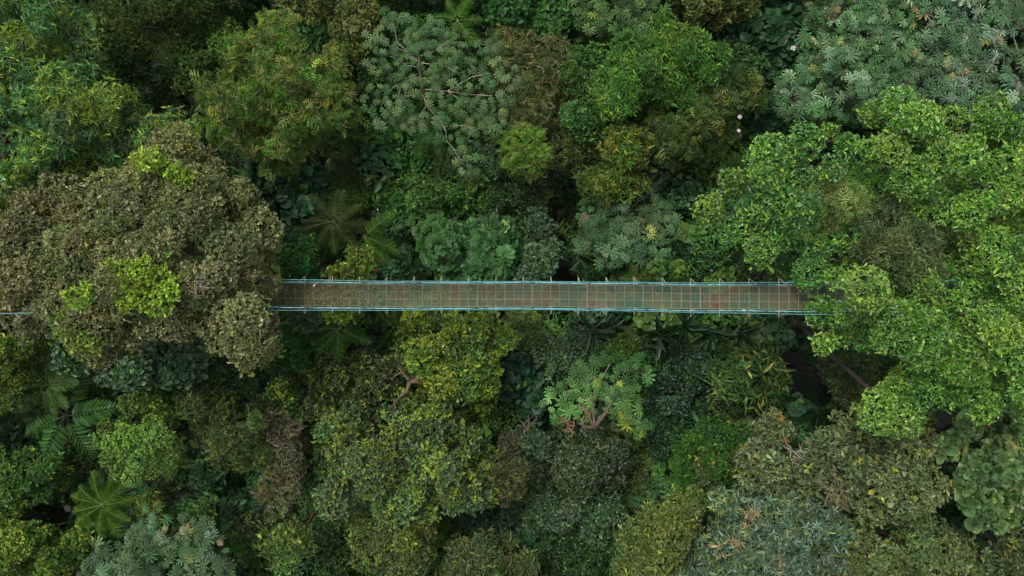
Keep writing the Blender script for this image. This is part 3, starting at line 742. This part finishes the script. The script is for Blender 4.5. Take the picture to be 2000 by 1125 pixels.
tree('broadleaf_tree', 'bright green crown covering the right end of the bridge', 'tree', 'bright', 5.2,
     [(1612,560),(1630,510),(1690,480),(1760,520),(1830,530),(1855,560),(1885,640),(1885,720),(1880,800),(1830,775),(1785,785),(1780,830),(1740,842),(1712,810),(1740,745),(1705,700),(1660,665),(1600,692),(1577,660),(1590,628),(1592,598)], py=.38)
tree('feathery_tree', 'dull olive feathery crown set inside the bright right hand trees', 'tree', 'feather', 4.9,
     [(1672,450),(1690,410),(1740,402),(1800,425),(1848,430),(1845,470),(1828,500),(1838,535),(1790,550),(1730,545),(1685,520)])
tree('climber', 'pale yellow green feathery plant between the bright crowns on the right', 'climbing plant', 'pale', 4.0, [(1575,400),(1600,355),(1650,345),(1688,375),(1680,420),(1640,435),(1600,470),(1570,440)])
# below the white branches
tree('shrub', 'mid green leafy bush seen through the bare white branches of the top centre tree', 'shrub', dict(PRE['midgreen'], cols=['3c6c34','50803e','688c50'], L=.18), -9,
     [(715,20),(760,-10),(830,-20),(870,30),(860,80),(900,110),(990,100),(1000,180),(960,210),(930,230),(900,180),(840,160),(790,200),(730,230),(710,170),(700,100)], few=.8)
tree('shrub', 'grey green leafy shrub under the right side of the upper vine curtain', 'shrub', dict(PRE['darkgrey'], cols=['3a6238','4c7444','66885e']), -9,
     [(895,300),(950,290),(985,320),(1000,345),(950,350),(915,330)])
# below the bridge
tree('broadleaf_tree', 'yellow green tree with broad leaves directly below the left half of the bridge', 'tree', 'yellow', -3.2,
     [(790,625),(830,608),(890,610),(950,612),(1005,620),(1010,660),(975,690),(960,740),(945,790),(905,812),(880,780),(830,760),(800,740),(780,690)])
tree('broadleaf_tree', 'dark mottled tree joining the yellow one, left of centre below the bridge', 'tree', dict(PRE['mixed'], cols=['40552c','566a3a','6f8050'], py=.22), -5,
     [(600,760),(615,715),(660,695),(720,700),(770,690),(800,745),(790,780),(740,790),(690,800),(640,830),(605,800)])
tree('broadleaf_tree', 'large spreading tree with mixed grey green and yellow leaves and red brown limbs, lower middle', 'tree', 'mixed', -2,
     [(605,850),(640,810),(700,790),(760,780),(850,785),(890,815),(935,850),(970,910),(975,950),(940,995),(890,1000),(850,1010),(800,1010),(740,1000),(690,990),(640,1005),(602,965),(625,920),(645,880)], holes=[(650,905,10),(800,905,14),(735,905,12)])
tree('broadleaf_tree', 'lower yellowish part crown hanging beneath the large mixed tree near the bottom edge', 'tree', dict(PRE['mixed'], cols=['50682e','688040','809054'], py=.2, L=.2), -4,
     [(690,1000),(740,1005),(800,1015),(845,1030),(835,1065),(805,1100),(760,1115),(715,1100),(690,1060)])
tree('greybrown_tree', 'thin grey brown tree squeezed against the right side of the large mixed tree', 'tree', dict(PRE['greyfine'], cols=['5c5c3c','6e6c4a','807c5c'], shape='lance'), -4, [(965,870),(995,850),(1015,880),(1030,940),(1010,980),(985,1010),(965,980),(975,930)])
tree('broadleaf_tree', 'dark green tree with olive highlights right of the thin grey brown one', 'tree', 'dark', -7,
     [(1020,880),(1060,865),(1110,860),(1160,840),(1215,870),(1225,930),(1190,960),(1150,965),(1100,950),(1055,960),(1030,930)], cols=['3a5228','4c643a','68785c'])
tree('broadleaf_tree', 'grey green leafy tree under the dark green one near the lower centre', 'tree', 'darkgrey', -8.5, [(1020,975),(1080,960),(1150,975),(1210,970),(1225,1010),(1195,1040),(1140,1050),(1080,1030),(1030,1030)])
tree('shrub', 'curly grey green shrub tip above the dark green tree', 'shrub', 'darkgrey', -5.5, [(998,850),(1035,838),(1070,845),(1068,880),(1030,890),(1000,880)], r=.5)
tree('cecropia_tree', 'bright hand leaved tree with mossy orange trunk below the bridge right of centre', 'tree', dict(PRE['cecropia'], cols=['4c7c3c','62924c','7ca462'], young=['a0b840'], py=.2, few=.65), -6,
     [(1060,770),(1100,755),(1130,730),(1190,695),(1240,690),(1268,720),(1265,770),(1262,820),(1250,850),(1215,845),(1180,800),(1140,800),(1100,825),(1075,800)], holes=[(1160,790,24)])
tree('shrub', 'bright fine leaved small dome below the bridge right of centre', 'shrub', 'fine', -6, [(1172,690),(1185,665),(1215,658),(1240,672),(1235,695),(1200,705)], r=.5)
tree('broadleaf_tree', 'dark glossy small leaved tree below the bridge just right of the middle', 'tree', 'darkgrey', -7.5, [(1030,690),(1080,660),(1130,665),(1175,690),(1160,725),(1110,745),(1070,720)], holes=[(1095,720,8)])
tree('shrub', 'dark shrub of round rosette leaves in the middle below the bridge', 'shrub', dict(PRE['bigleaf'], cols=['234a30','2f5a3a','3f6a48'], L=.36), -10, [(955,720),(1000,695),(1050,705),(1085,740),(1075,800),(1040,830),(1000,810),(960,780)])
tree('shrub', 'dim yellow shrub between the yellow tree and the deck right of it', 'shrub', 'dullgreen', -6, [(1005,612),(1045,612),(1060,650),(1035,680),(1000,670)], py=.3)
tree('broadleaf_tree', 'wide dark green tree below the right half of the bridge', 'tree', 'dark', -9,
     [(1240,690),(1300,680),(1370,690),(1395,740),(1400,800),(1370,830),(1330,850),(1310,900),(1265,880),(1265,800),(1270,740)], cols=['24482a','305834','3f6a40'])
tree('bamboo', 'long narrow leaves with yellow tips in shade below the bridge on the right', 'bamboo', 'bamboo', -7, [(1380,720),(1420,690),(1470,682),(1515,710),(1525,750),(1500,790),(1440,800),(1395,780)])
tree('broadleaf_tree', 'vivid deep green fine tree near the bottom right of centre', 'tree', dict(PRE['fine'], cols=['2c6018','3a7420','4c862a']), -4.5,
     [(1315,870),(1345,830),(1385,812),(1430,820),(1462,850),(1450,900),(1445,940),(1400,975),(1350,960),(1320,920)])
tree('shrub', 'grey green plant growing over the vivid deep green tree', 'shrub', dict(PRE['olivefine'], cols=['50683c','66784c','7c8a60'], L=.22), -3.8, [(1350,900),(1385,885),(1410,910),(1405,945),(1365,945)], r=.5)
tree('broadleaf_tree', 'olive tree with orange bromeliads left of the large olive crown, lower right', 'tree', 'olive', -3,
     [(1445,880),(1480,855),(1490,800),(1530,788),(1548,830),(1545,880),(1560,930),(1545,965),(1490,960),(1445,945)])
tree('broadleaf_tree', 'large olive green domed crown in the lower right quarter', 'tree', 'olive', -1.5,
     [(1585,880),(1612,850),(1640,808),(1670,800),(1700,810),(1745,845),(1790,850),(1815,900),(1835,950),(1832,985),(1790,1020),(1740,1030),(1690,1020),(1650,985),(1600,975),(1565,935),(1560,900)])
tree('broadleaf_tree', 'olive crown at the bottom edge beneath the large domed one', 'tree', dict(PRE['olive'], cols=['5c7440','708a50','8a9e64']), -3,
     [(1655,1035),(1700,1020),(1760,1035),(1830,1010),(1880,1060),(1885,1110),(1870,1190),(1660,1190),(1660,1100)])
tree('teal_tree', 'blue grey tree with clusters of tan dead leaves at the bottom edge', 'tree', 'teal', -2.5,
     [(1405,970),(1440,948),(1490,955),(1540,960),(1600,970),(1640,1000),(1660,1060),(1680,1190),(1340,1190),(1350,1120),(1375,1050)], deadspots=[(1460,1005,26),(1425,1070,26),(1530,1100,12)])
tree('broadleaf_tree', 'yellow olive tree at the bottom edge left of the blue grey one', 'tree', dict(PRE['olive'], cols=['5c7434','70883e','869a4e'], r=.75, L=.22), -3.2,
     [(1225,1040),(1255,1000),(1300,985),(1345,975),(1395,965),(1375,1040),(1345,1110),(1335,1190),(1215,1190),(1222,1100)])
tree('broadleaf_tree', 'crown of large round overlapping leaves at the lower right edge', 'tree', 'shingle', -2,
     [(1832,880),(1850,840),(1900,822),(1960,815),(2070,810),(2070,985),(1990,990),(1965,1030),(1915,1038),(1880,1010),(1858,950),(1845,915)])
tree('broadleaf_tree', 'small brown olive tree in the bottom right corner', 'tree', dict(PRE['olive'], cols=['587040','6c8450','84965e']), -5, [(1900,1090),(1945,1060),(1985,1010),(2070,1000),(2070,1190),(1895,1190)], holes=[(1960,1060,22)])
tree('shrub', 'dim brown green shrub under the lower edge of the bright crown over the bridge end', 'shrub', 'greyfine', -4, [(1600,715),(1650,680),(1700,705),(1735,745),(1712,790),(1660,790),(1615,760)], cols=['4a6238','5e7446','74845a'])
# lower left
tree('round_tree', 'compact ball shaped light green crown at the lower left', 'tree', 'ballfine', -1.8,
     [(186,855),(195,825),(220,810),(250,812),(300,808),(330,835),(350,870),(346,905),(318,925),(285,942),(240,942),(212,920),(190,895)])
tree('round_tree', 'thinner light green crown behind the compact ball shaped one', 'tree', dict(PRE['ballfine'], cols=['4c7430','60883c','78984c']), -5.5, [(235,790),(255,750),(285,742),(305,775),(325,800),(332,830),(290,810),(245,812)])
tree('broadleaf_tree', 'greyish olive fine tree with pinkish dead twigs on its right side', 'tree', 'greyfine', -3.5,
     [(342,775),(365,750),(400,755),(420,778),(455,770),(485,742),(520,770),(545,810),(530,850),(545,900),(520,930),(470,920),(430,895),(385,870),(370,830),(348,810)])
tree('dead_twigged_tree', 'pinkish grey half dead crown beside the greyish olive tree', 'tree', dict(PRE['greyfine'], cols=['5c6440','74704e','907e64'], twigs=.35, twigcol='a89c88', few=.75, bark='6c5c48'), -3.6,
     [(525,830),(560,808),(592,825),(592,870),(585,915),(575,960),(545,995),(515,985),(490,950),(525,925),(550,900),(540,860)])
tree('broadleaf_tree', 'bright green branching tree at the left edge near the bottom', 'tree', dict(PRE['midgreen'], cols=['45742c','58883a','6c9a44'], L=.22), -5,
     [(-70,880),(-10,885),(40,900),(70,885),(110,895),(125,930),(95,960),(90,1000),(50,1000),(-70,1000)])
tree('broadleaf_tree', 'yellow green tree in the bottom left corner', 'tree', dict(PRE['midgreen'], cols=['568430','6e9638','86a448'], young=['a8b848'], py=.25, L=.22), -4,
     [(-70,1005),(50,1005),(85,1030),(130,1035),(165,1055),(150,1090),(120,1120),(110,1190),(-70,1190)])
tree('cecropia_tree', 'grey green hand leaved crown at the bottom edge on the left', 'tree', dict(PRE['cecropia'], cols=['507648','66885c','82a078']), -4.5,
     [(165,1110),(195,1065),(250,1040),(290,1010),(340,1025),(400,1015),(435,1060),(440,1190),(160,1190)])
tree('shrub', 'small yellow flecked shrub above the bottom hand leaved crown', 'shrub', dict(PRE['spiky'], r=.5, L=.2), -6, [(268,970),(300,952),(325,975),(330,1010),(295,1025),(270,1005)])
tree('shrub', 'mixed green shrub with yellow tips right of the small flecked one', 'shrub', dict(PRE['midgreen'], r=.6), -7, [(340,985),(380,975),(420,985),(420,1015),(370,1030),(340,1015)])
tree('broadleaf_tree', 'yellow green tree at the left edge under the purplish crown', 'tree', dict(PRE['midgreen'], cols=['557c2c','6c8e34','849a40'], young=['a8b040'], py=.3), -3.5,
     [(-70,600),(-10,610),(30,640),(75,650),(90,690),(55,720),(30,760),(20,800),(-70,800)])
tree('broadleaf_tree', 'bluish dark green tree showing under the lower edge of the bronze crown', 'tree', dict(PRE['vinedark'], cols=['345e32','446e3c','587e4c'], L=.17), -4,
     [(85,640),(120,640),(140,690),(200,712),(260,695),(300,665),(370,660),(400,690),(380,730),(310,735),(260,755),(190,745),(130,710),(95,680)])
tree('shrub', 'dim leafy shrub under the bronze crown right of the bluish tree', 'shrub', 'dark', -8, [(370,690),(430,710),(490,715),(540,700),(560,740),(500,735),(440,765),(380,745)])
tree('shrub', 'cluster of fresh green small plants below the left end of the bridge', 'shrub', 'smallhand', -6, [(545,645),(580,625),(600,655),(612,700),(590,730),(560,715),(540,690)], cols=['2f6a2a','408034','5a9444'], r=.55)
tree('shrub', 'grey green leafy shrub hanging below the lower rail near the bronze crown', 'shrub', 'darkgrey', -3, [(572,612),(600,604),(638,610),(635,632),(600,640),(575,630)], r=.4)
tree('shrub', 'yellow green shrub above the pinkish half dead crown', 'shrub', dict(PRE['midgreen'], young=['9cb040'], py=.4), -6, [(530,755),(560,740),(580,765),(575,800),(545,810)], r=.5)
tree('shrub', 'low shrub of broad separate leaves right of the ball shaped crown', 'shrub', dict(PRE['bigleaf'], shape='broad', L=.34, cols=['2f5a30','3f6c3c','54804c']), -10, [(350,880),(385,900),(430,915),(450,945),(420,960),(380,950),(345,930)])
tree('young_tree', 'sparse yellow green tree with bare pink twigs at the bottom left of centre', 'tree', dict(PRE['lime'], cols=['54782c','6c8c36'], young=['98b048'], r=.5, L=.18, py=.3, twigs=.06, twigcol='b0988a', few=.6, bark='8a6450'), -4, [(495,1050),(520,1030),(560,1020),(600,1040),(615,1070),(590,1095),(545,1110),(505,1085)])
tree('broadleaf_tree', 'narrow leaved olive tree at the bottom edge in the middle', 'tree', dict(PRE['bamboo'], L=.34, cols=['4c6434','607644','78885a'], young=['8c9c54']), -4.5,
     [(860,1090),(900,1060),(950,1045),(1000,1060),(1030,1085),(1040,1190),(850,1190)])
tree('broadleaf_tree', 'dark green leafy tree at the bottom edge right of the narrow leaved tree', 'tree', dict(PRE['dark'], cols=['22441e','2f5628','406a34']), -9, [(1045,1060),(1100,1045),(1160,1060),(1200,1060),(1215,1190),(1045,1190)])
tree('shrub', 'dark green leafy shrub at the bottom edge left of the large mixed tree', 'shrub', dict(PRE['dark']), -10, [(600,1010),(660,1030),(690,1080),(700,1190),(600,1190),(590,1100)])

# ------------------------------------------------------------------ the open, white-branched cecropia
def white_cecropia():
    rng = np.random.default_rng(77); z0 = -2.6
    base = base_at(832, 190, z0); t = empty('cecropia_tree', base)
    tag(t, 'open crowned tree with bare white branches and scattered hand shaped leaves, top centre', 'tree')
    tb = MB(); W_ = lin('c4b8ac') * .42; Br = lin('8a7466') * .5
    def line(pts, r0, r1, col=W_, zz=None):
        P = [at(p[0], p[1], z0 + (p[2] if len(p) > 2 else 0)) for p in pts]
        Q = []
        for a, b in zip(P[:-1], P[1:]):
            for u in (0, .5): Q.append(a + (b - a) * u + (rng.normal(0, .045, 3) if u else 0))
        Q.append(P[-1])
        tb.tube(Q, np.linspace(r0, r1, len(Q)), col, 6, .25, rng)
        return P[-1]
    top = at(826, 185, z0 - 1)
    tb.tube([base, base + (top - base) * .5 + np.array([.2, .1, 0]), top], [.24, .18, .12], Br, 8)
    L = [([(826,185,-1),(822,150,-.4),(818,118,.2),(817,92,.4)], .10, .04, Br),
         ([(817,120,.2),(800,105),(775,82,.3),(765,42,.4)], .035, .015, W_), ([(817,132,0),(795,128),(762,110,.2)], .03, .012, W_),
         ([(820,122,0),(860,124,.1),(895,144,.2)], .035, .012, W_), ([(820,150,-.3),(782,164,0),(776,192,.2)], .03, .014, W_),
         ([(776,165,0),(764,175),(742,178,.1)], .025, .014, W_), ([(764,175,0),(750,195),(743,216,.2)], .022, .01, W_),
         ([(830,175,-.8),(874,178,-.3),(899,163,0),(922,150,.1),(955,142,.2)], .045, .015, W_), ([(874,178,-.3),(920,185,0),(962,187,.2)], .04, .015, W_),
         ([(874,178,-.3),(900,194),(918,204,0),(946,228,.2)], .035, .012, W_), ([(826,185,-1),(833,205,-.6),(847,222,-.3)], .05, .03, W_),
         ([(847,222,-.3),(868,250,0),(872,275),(890,300),(908,326,.1)], .035, .012, W_), ([(868,248,0),(900,245),(938,253),(956,249,.2)], .028, .012, W_),
         ([(833,205,-.5),(823,222),(818,235,0)], .022, .01, W_), ([(817,150,-.4),(850,165,-.1),(868,182,.1)], .025, .012, W_),
         ([(820,110,.2),(850,100),(880,78,.4)], .028, .012, W_), ([(830,180,-.8),(800,178),(790,180,-.3)], .035, .02, lin('a0683c') * .5),
         ([(817,120,.2),(790,100,0),(755,88,.3)], .025, .012, W_), ([(899,163,0),(870,190,-.3)], .02, .012, lin('b06a3c') * .5)]
    for p, a, b, c in L: line(p, a * .72, b * .7, c)
    tb.build('trunk', M_bark, t, smooth=True)
    # leaf clusters round the branch ends and edge
    ends = [(765,42),(750,60),(790,45),(760,108),(740,90),(735,130),(757,150),(742,175),(725,195),(743,216),(755,235),(776,190),(792,215),(768,205),
            (895,144),(870,135),(882,78),(860,60),(905,95),(845,75),(830,50),(815,60),(800,75),(955,142),(975,125),(962,187),(940,170),(985,190),(970,210),(946,228),(975,235),(990,235),
            (956,249),(930,245),(965,85),(945,95),(790,155),(775,130),(820,75),(865,210),(830,235),(812,245),(885,110),(850,100),(905,170),(925,130),(910,326),(925,318),(800,190),
            (895,30+35),(780,235),(1000,155),(935,215),(755,30),(720,75),(805,100),(845,40)]
    ends += [(790,118),(805,140),(835,150),(850,130),(858,165),(840,95),(812,165),(880,200),(905,215),(862,232),(885,262),(925,215),(845,265),(800,235),(775,95),(838,190),(915,190),(870,110),(790,185),(895,290)]
    m = MB(); P = PRE['cecropia']
    pos, ax = [], []
    for ex, ey in ends:
        n = rng.integers(3, 7); c = at(ex, ey, z0 + .3 + rng.normal(0, .3))
        for j in range(n):
            a = j * 6.28 / n + rng.normal(0, .3); d = np.array([math.cos(a), math.sin(a), 0]); rr = rng.uniform(.2, .62)
            pos.append(c + d * rr + np.array([0, 0, rng.normal(0, .08)])); ax.append(np.array([d[0] * .35, d[1] * .35, 1]) + rng.normal(0, .15, 3))
    pos = np.array(pos); ax = unit(np.array(ax)); n = len(pos)
    ph = rng.random(n) * 6.28; D = np.stack([np.cos(ph), np.sin(ph), 0 * ph], 1)
    D = D - ax * (D * ax).sum(1)[:, None]
    cols = np.array([lin(c) for c in ('4c7440', '5e8650', '7c9c68', '7c9458', '6a7a4c')]) * G
    m.inst(TP['palm9'], pos, D, ax, rng.uniform(.22, .36, n), cols[rng.choice(5, n, p=[.3, .35, .2, .1, .05])] * np.exp(.15 * rng.standard_normal((n, 1))))
    m.build('crown', M_matte, t)
white_cecropia()

# ------------------------------------------------------------------ snags and dead leaves
def snag(px, py, z, ends, label, cols=('8a6a50',), r=.09, n2=3, name='bare_branch'):
    z = z * ZK if z < 0 else z
    rng = np.random.default_rng(int(px * 7 + py)); base = base_at(px, py, z)
    c = at(px, py, z); t = MB(); col = lin(cols[0]) * .5
    t.tube([base, (base + c) / 2 + np.array([.15, -.1, 0]), c], [r * 1.6, r * 1.2, r], col, 7, .2, rng)
    for ex, ey, dz in ends:
        e = at(ex, ey, z + dz); mid = (c + e) / 2 + rng.normal(0, .09, 3)
        t.tube([c, (c + mid) / 2 + rng.normal(0, .04, 3), mid, e], [r * .8, r * .62, r * .5, r * .18], col, 6, .2, rng)
        for k in range(n2):
            f = mid + (e - mid) * rng.uniform(.1, .9); g = f + unit(rng.standard_normal(3) * np.array([1, 1, .4])) * rng.uniform(.3, .7)
            t.tube([f, (f + g) / 2 + rng.normal(0, .05, 3), g], [r * .25, r * .18, r * .08], lin(cols[-1]) * .5, 4)
    tag(t.build(name, M_bark, origin=base, smooth=True), label, 'branch')
snag(1162, 835, -5, [(1153,800,.5),(1155,765,.8),(1190,800,.6),(1197,780,.9),(1138,790,.4),(1128,825,.2)], 'reddish brown forked bare trunk in the hand leaved tree below the bridge', ('64543c', '90785c'), .12)
snag(1112, 835, -5.5, [(1095,812,.4),(1120,815,.3),(1102,845,0),(1125,850,.1)], 'short orange brown mossy branch left of the forked bare trunk', ('806038', '948058'), .09)
snag(1033, 836, -4.6, [(1050,812,.5),(1020,828,.2),(1022,842,0)], 'small pink brown forked twig above the curly grey green shrub', ('64543c', '98806c'), .05)
snag(800, 905, -2.4, [(880,920,.4),(830,895,.3),(770,890,.3),(790,925,0),(865,945,.4)], 'rust brown limb lying open in the large mixed tree of the lower middle', ('64543c', 'b0a08c'), .13, 4)
snag(735, 915, -2.3, [(700,925,.2),(745,880,.2),(665,940,.1)], 'orange brown limb at the left of the large mixed tree of the lower middle', ('6c5434', '948058'), .12, 3)
snag(800, 745, -4.6, [(785,720,.4),(825,750,.4),(760,800,.2),(850,738,.4)], 'thick brown mossy limb under the yellow tree below the bridge', ('64543c', '8a6a40'), .16, 2)
snag(1857, 288, 3.3, [(1845,280,.3),(1872,280,.3),(1862,300,.2),(1848,296,.2)], 'small grey bare fork in the hollow of the tall right hand crown', ('8a7c70', 'a89c90'), .04, 3)
snag(352, 558, 4.2, [(400,548,.5),(385,575,.4),(340,590,.4),(420,562,.4),(375,540,.5)], 'grey bare twigs beside the largest lime patch on the bronze crown', ('8c7c68', 'a49888'), .06, 6)
snag(480, 640, 3.6, [(455,600,.3),(520,645,.4),(435,655,.2),(500,620,.4)], 'rusty bare twigs at the lower right of the bronze crown', ('64543c', 'a09080'), .06, 6)
snag(1660, 1000, -2.3, [(1610,960,.4),(1590,935,.5),(1640,945,.4),(1625,900,.6)], 'red brown bare twigs where the olive crowns and the blue grey tree meet', ('64543c', 'a08c7c'), .06, 6)
snag(1545, 880, -2.6, [(1550,905,.3),(1532,860,.3),(1575,900,.4),(1580,885,.5)], 'grey bare twigs between the two olive crowns of the lower right', ('9c8c7c', 'b8a898'), .05, 5)
def deadleaf(px, py, z, label, col='e6d8e2', s=.2):
    z = z * ZK + .35
    p = at(px, py, z); m = MB(); rng = np.random.default_rng(int(px))
    m.inst(TP['palm9'], [p], [[.5, .8, .1]], [[.2, .1, 1]], np.array([s]), lin(col)[None] * .75)
    tag(m.build('dead_leaf', M_matte, origin=p), label, 'leaf')
deadleaf(1550, 95, -8, 'pale pink dried hand shaped leaf on the big round leaves, upper right')
deadleaf(1445, 229, -3.6, 'small whitish dried leaf on the right edge of the dark drooping tree, upper one', s=.14)
deadleaf(1443, 256, -3.8, 'small whitish dried leaf on the right edge of the dark drooping tree, lower one', s=.13)
for k, (px, py, z) in enumerate([(1525,815,-2.2),(1533,860,-2.2),(1678,900,-.6),(1818,862,-6)]):
    p = at(px, py, z * ZK + .1); m = MB(); rng = np.random.default_rng(k); n = 14
    ph = rng.random(n) * 6.28; D = np.stack([np.cos(ph), np.sin(ph), rng.uniform(.2, .8, n)], 1)
    m.inst(TP['lance'], np.tile(p, (n, 1)), D, np.array([0, 0, 1.]) + .3 * rng.standard_normal((n, 3)), rng.uniform(.14, .26, n), np.tile(lin(['c08c3c', 'b07c3c', 'd0c050', 'c8a040'][k]) * .45, (n, 1)))
    tag(m.build('bromeliad', M_leaf, origin=p), ['orange star shaped plant at the top of the olive tree left of the large crown', 'orange star shaped plant halfway down the olive tree left of the large crown',
        'yellow star shaped plant in the middle of the large olive crown', 'yellow orange tuft in the dark gap left of the round leaved crown'][k], 'plant')
def strap_plant(px, py, z, L, n, label, cols=('2a4f28', '3a6236', '5f8060')):
    rng = np.random.default_rng(int(px * 3 + py)); z = z * ZK; c = at(px, py, z); base = np.array([c[0], c[1], gz(c[0], c[1])])
    t = empty('strap_leaved_plant', base); tag(t, label, 'plant')
    m = MB(); ph = rng.random(n) * 6.28; D = np.stack([np.cos(ph) + .5, np.sin(ph) * .8 - .2, rng.uniform(.25, 1.6, n)], 1); z -= 0
    cc = np.array([lin(q) for q in cols]) * G * .8
    m.inst(TP['strap'], np.tile(c, (n, 1)) + rng.normal(0, .12, (n, 3)), D, np.array([0, 0, 1.]) + .25 * rng.standard_normal((n, 3)), rng.uniform(.6, 1, n) * L, cc[rng.integers(0, 3, n)])
    m.build('leaves', M_gloss, t)
    m = MB(); m.tube([base, c], [.1, .06], lin('4a4a30') * .4, 6); m.build('stem', M_bark, t)
for a in [(1150,645,-8,1.5,16,'dark long leaved plant below the rail, leftmost of the long leaved row'),
          (1195,635,-9,1.3,12,'dark long leaved plant below the rail, second in the long leaved row'),
          (1285,650,-9,1.5,18,'glossy long leaved plant below the rail with bluish sheen, third in the row'),
          (1335,640,-8.5,1.5,16,'glossy long leaved plant, fourth in the row below the rail'),
          (1385,655,-10,1.4,14,'dim long leaved plant, fifth in the row below the rail'),
          (1445,650,-11,1.4,14,'dim long leaved plant in deep shade, last in the row before the bright crown'),
          (960,770,-7,1.1,12,'long leaved plant with a red bloom left of the dark rosette shrub'),
          (1135,505,-9,1.1,9,'broad strap leaved plant in the shade above the rail left of the hand leaved tree'),
          (1195,530,-10,1.2,10,'bluish strap leaved plant in the shade above the rail under the hand leaved tree'),
          (225,770,-9,1.3,10,'yellowish strap leaved plant above the ball shaped crown')]:
    strap_plant(*a)

# ------------------------------------------------------------------ undergrowth
def undergrowth():
    rng = np.random.default_rng(9)
    gaps = [(372,188,34),(190,82,24),(1055,425,34),(1095,395,24),(1150,470,26),(1040,350,14),(1545,720,60),(1600,770,46),(1850,835,60),(1930,1075,60),(1880,1010,30),
            (640,1075,30),(860,1075,28),(1005,830,16),(1120,720,20),(1300,345,26),(600,985,28),(160,720,22),(150,985,30),(25,880,26),(1480,820,20),(620,745,14),(1170,640,24),(1330,700,16),(900,20,10),(1500,1000,0),(760,520,20),(560,620,18),(1240,1000,20),(480,1000,26),(1110,560,60)]
    P = dict(PRE['dark']); mbs = MB()
    poly = [(-420,-420),(2420,-420),(2420,1545),(-420,1545)]
    pts = fill(poly, 31, 0, rng, gaps)
    shapes = ['obovate', 'broad', 'obovate', 'lance', 'round', 'pinnate']
    for i, p in enumerate(pts):
        x, y = p; out = x < -70 or x > 2070 or y < -70 or y > 1195
        nv = math.sin(x * .011 + 2) * math.sin(y * .013) + .5 * math.sin(x * .03 + y * .02)
        z = -9.8 + 1.3 * nv + rng.normal(0, .8)
        if out: z = -5 + 2 * nv + rng.normal(0, .8)
        c = at(x, y, z); r = rng.uniform(.6, 1.2) * (1.15 if out else 1)
        sh = shapes[int((nv * 3 + 10 + rng.random() * 2)) % 6]; L = {'broad': .36, 'round': .34, 'lance': .36, 'obovate': .26, 'pinnate': .5}[sh] * rng.uniform(.8, 1.2)
        sd = L * (1.15 if not out else 1.4); n = int(4.4 * r * r / (sd * sd)) + 4
        k = np.arange(n) + .5; ph = k * 2.39996; cz = 1 - k / n * 1.05; sn = np.sqrt(np.clip(1 - cz * cz, 0, 1))
        dr = np.stack([sn * np.cos(ph), sn * np.sin(ph), cz], 1)
        pp = c + dr * r * np.array([1, 1, .7]) * rng.uniform(.8, 1.05, (n, 1)) + rng.normal(0, .07, (n, 3))
        cl = [['467a34', '609446'], ['3c6c3c', '548650'], ['568438', '72a048'], ['3c6640', '567e58'], ['52703a', '708848']][rng.integers(0, 5)]
        Q = dict(shape=sh, L=L, k=5, el=68, rings=0, cols=cl, young=['6f9038'], py=.06, p3=.1)
        rosettes(mbs, pp, dr + np.array([0, 0, .6]), Q, rng, np.zeros(n, int), np.array([[rng.random(), 1.]]))
    tag(mbs.build('undergrowth', M_leaf), 'dark green mass of undergrowth filling the gaps between the crowns', 'undergrowth', kind='stuff')
undergrowth()
nface = sum(len(o.data.polygons) for o in C.objects if o.type == 'MESH'); print('faces', nface, 'objects', len(C.objects))
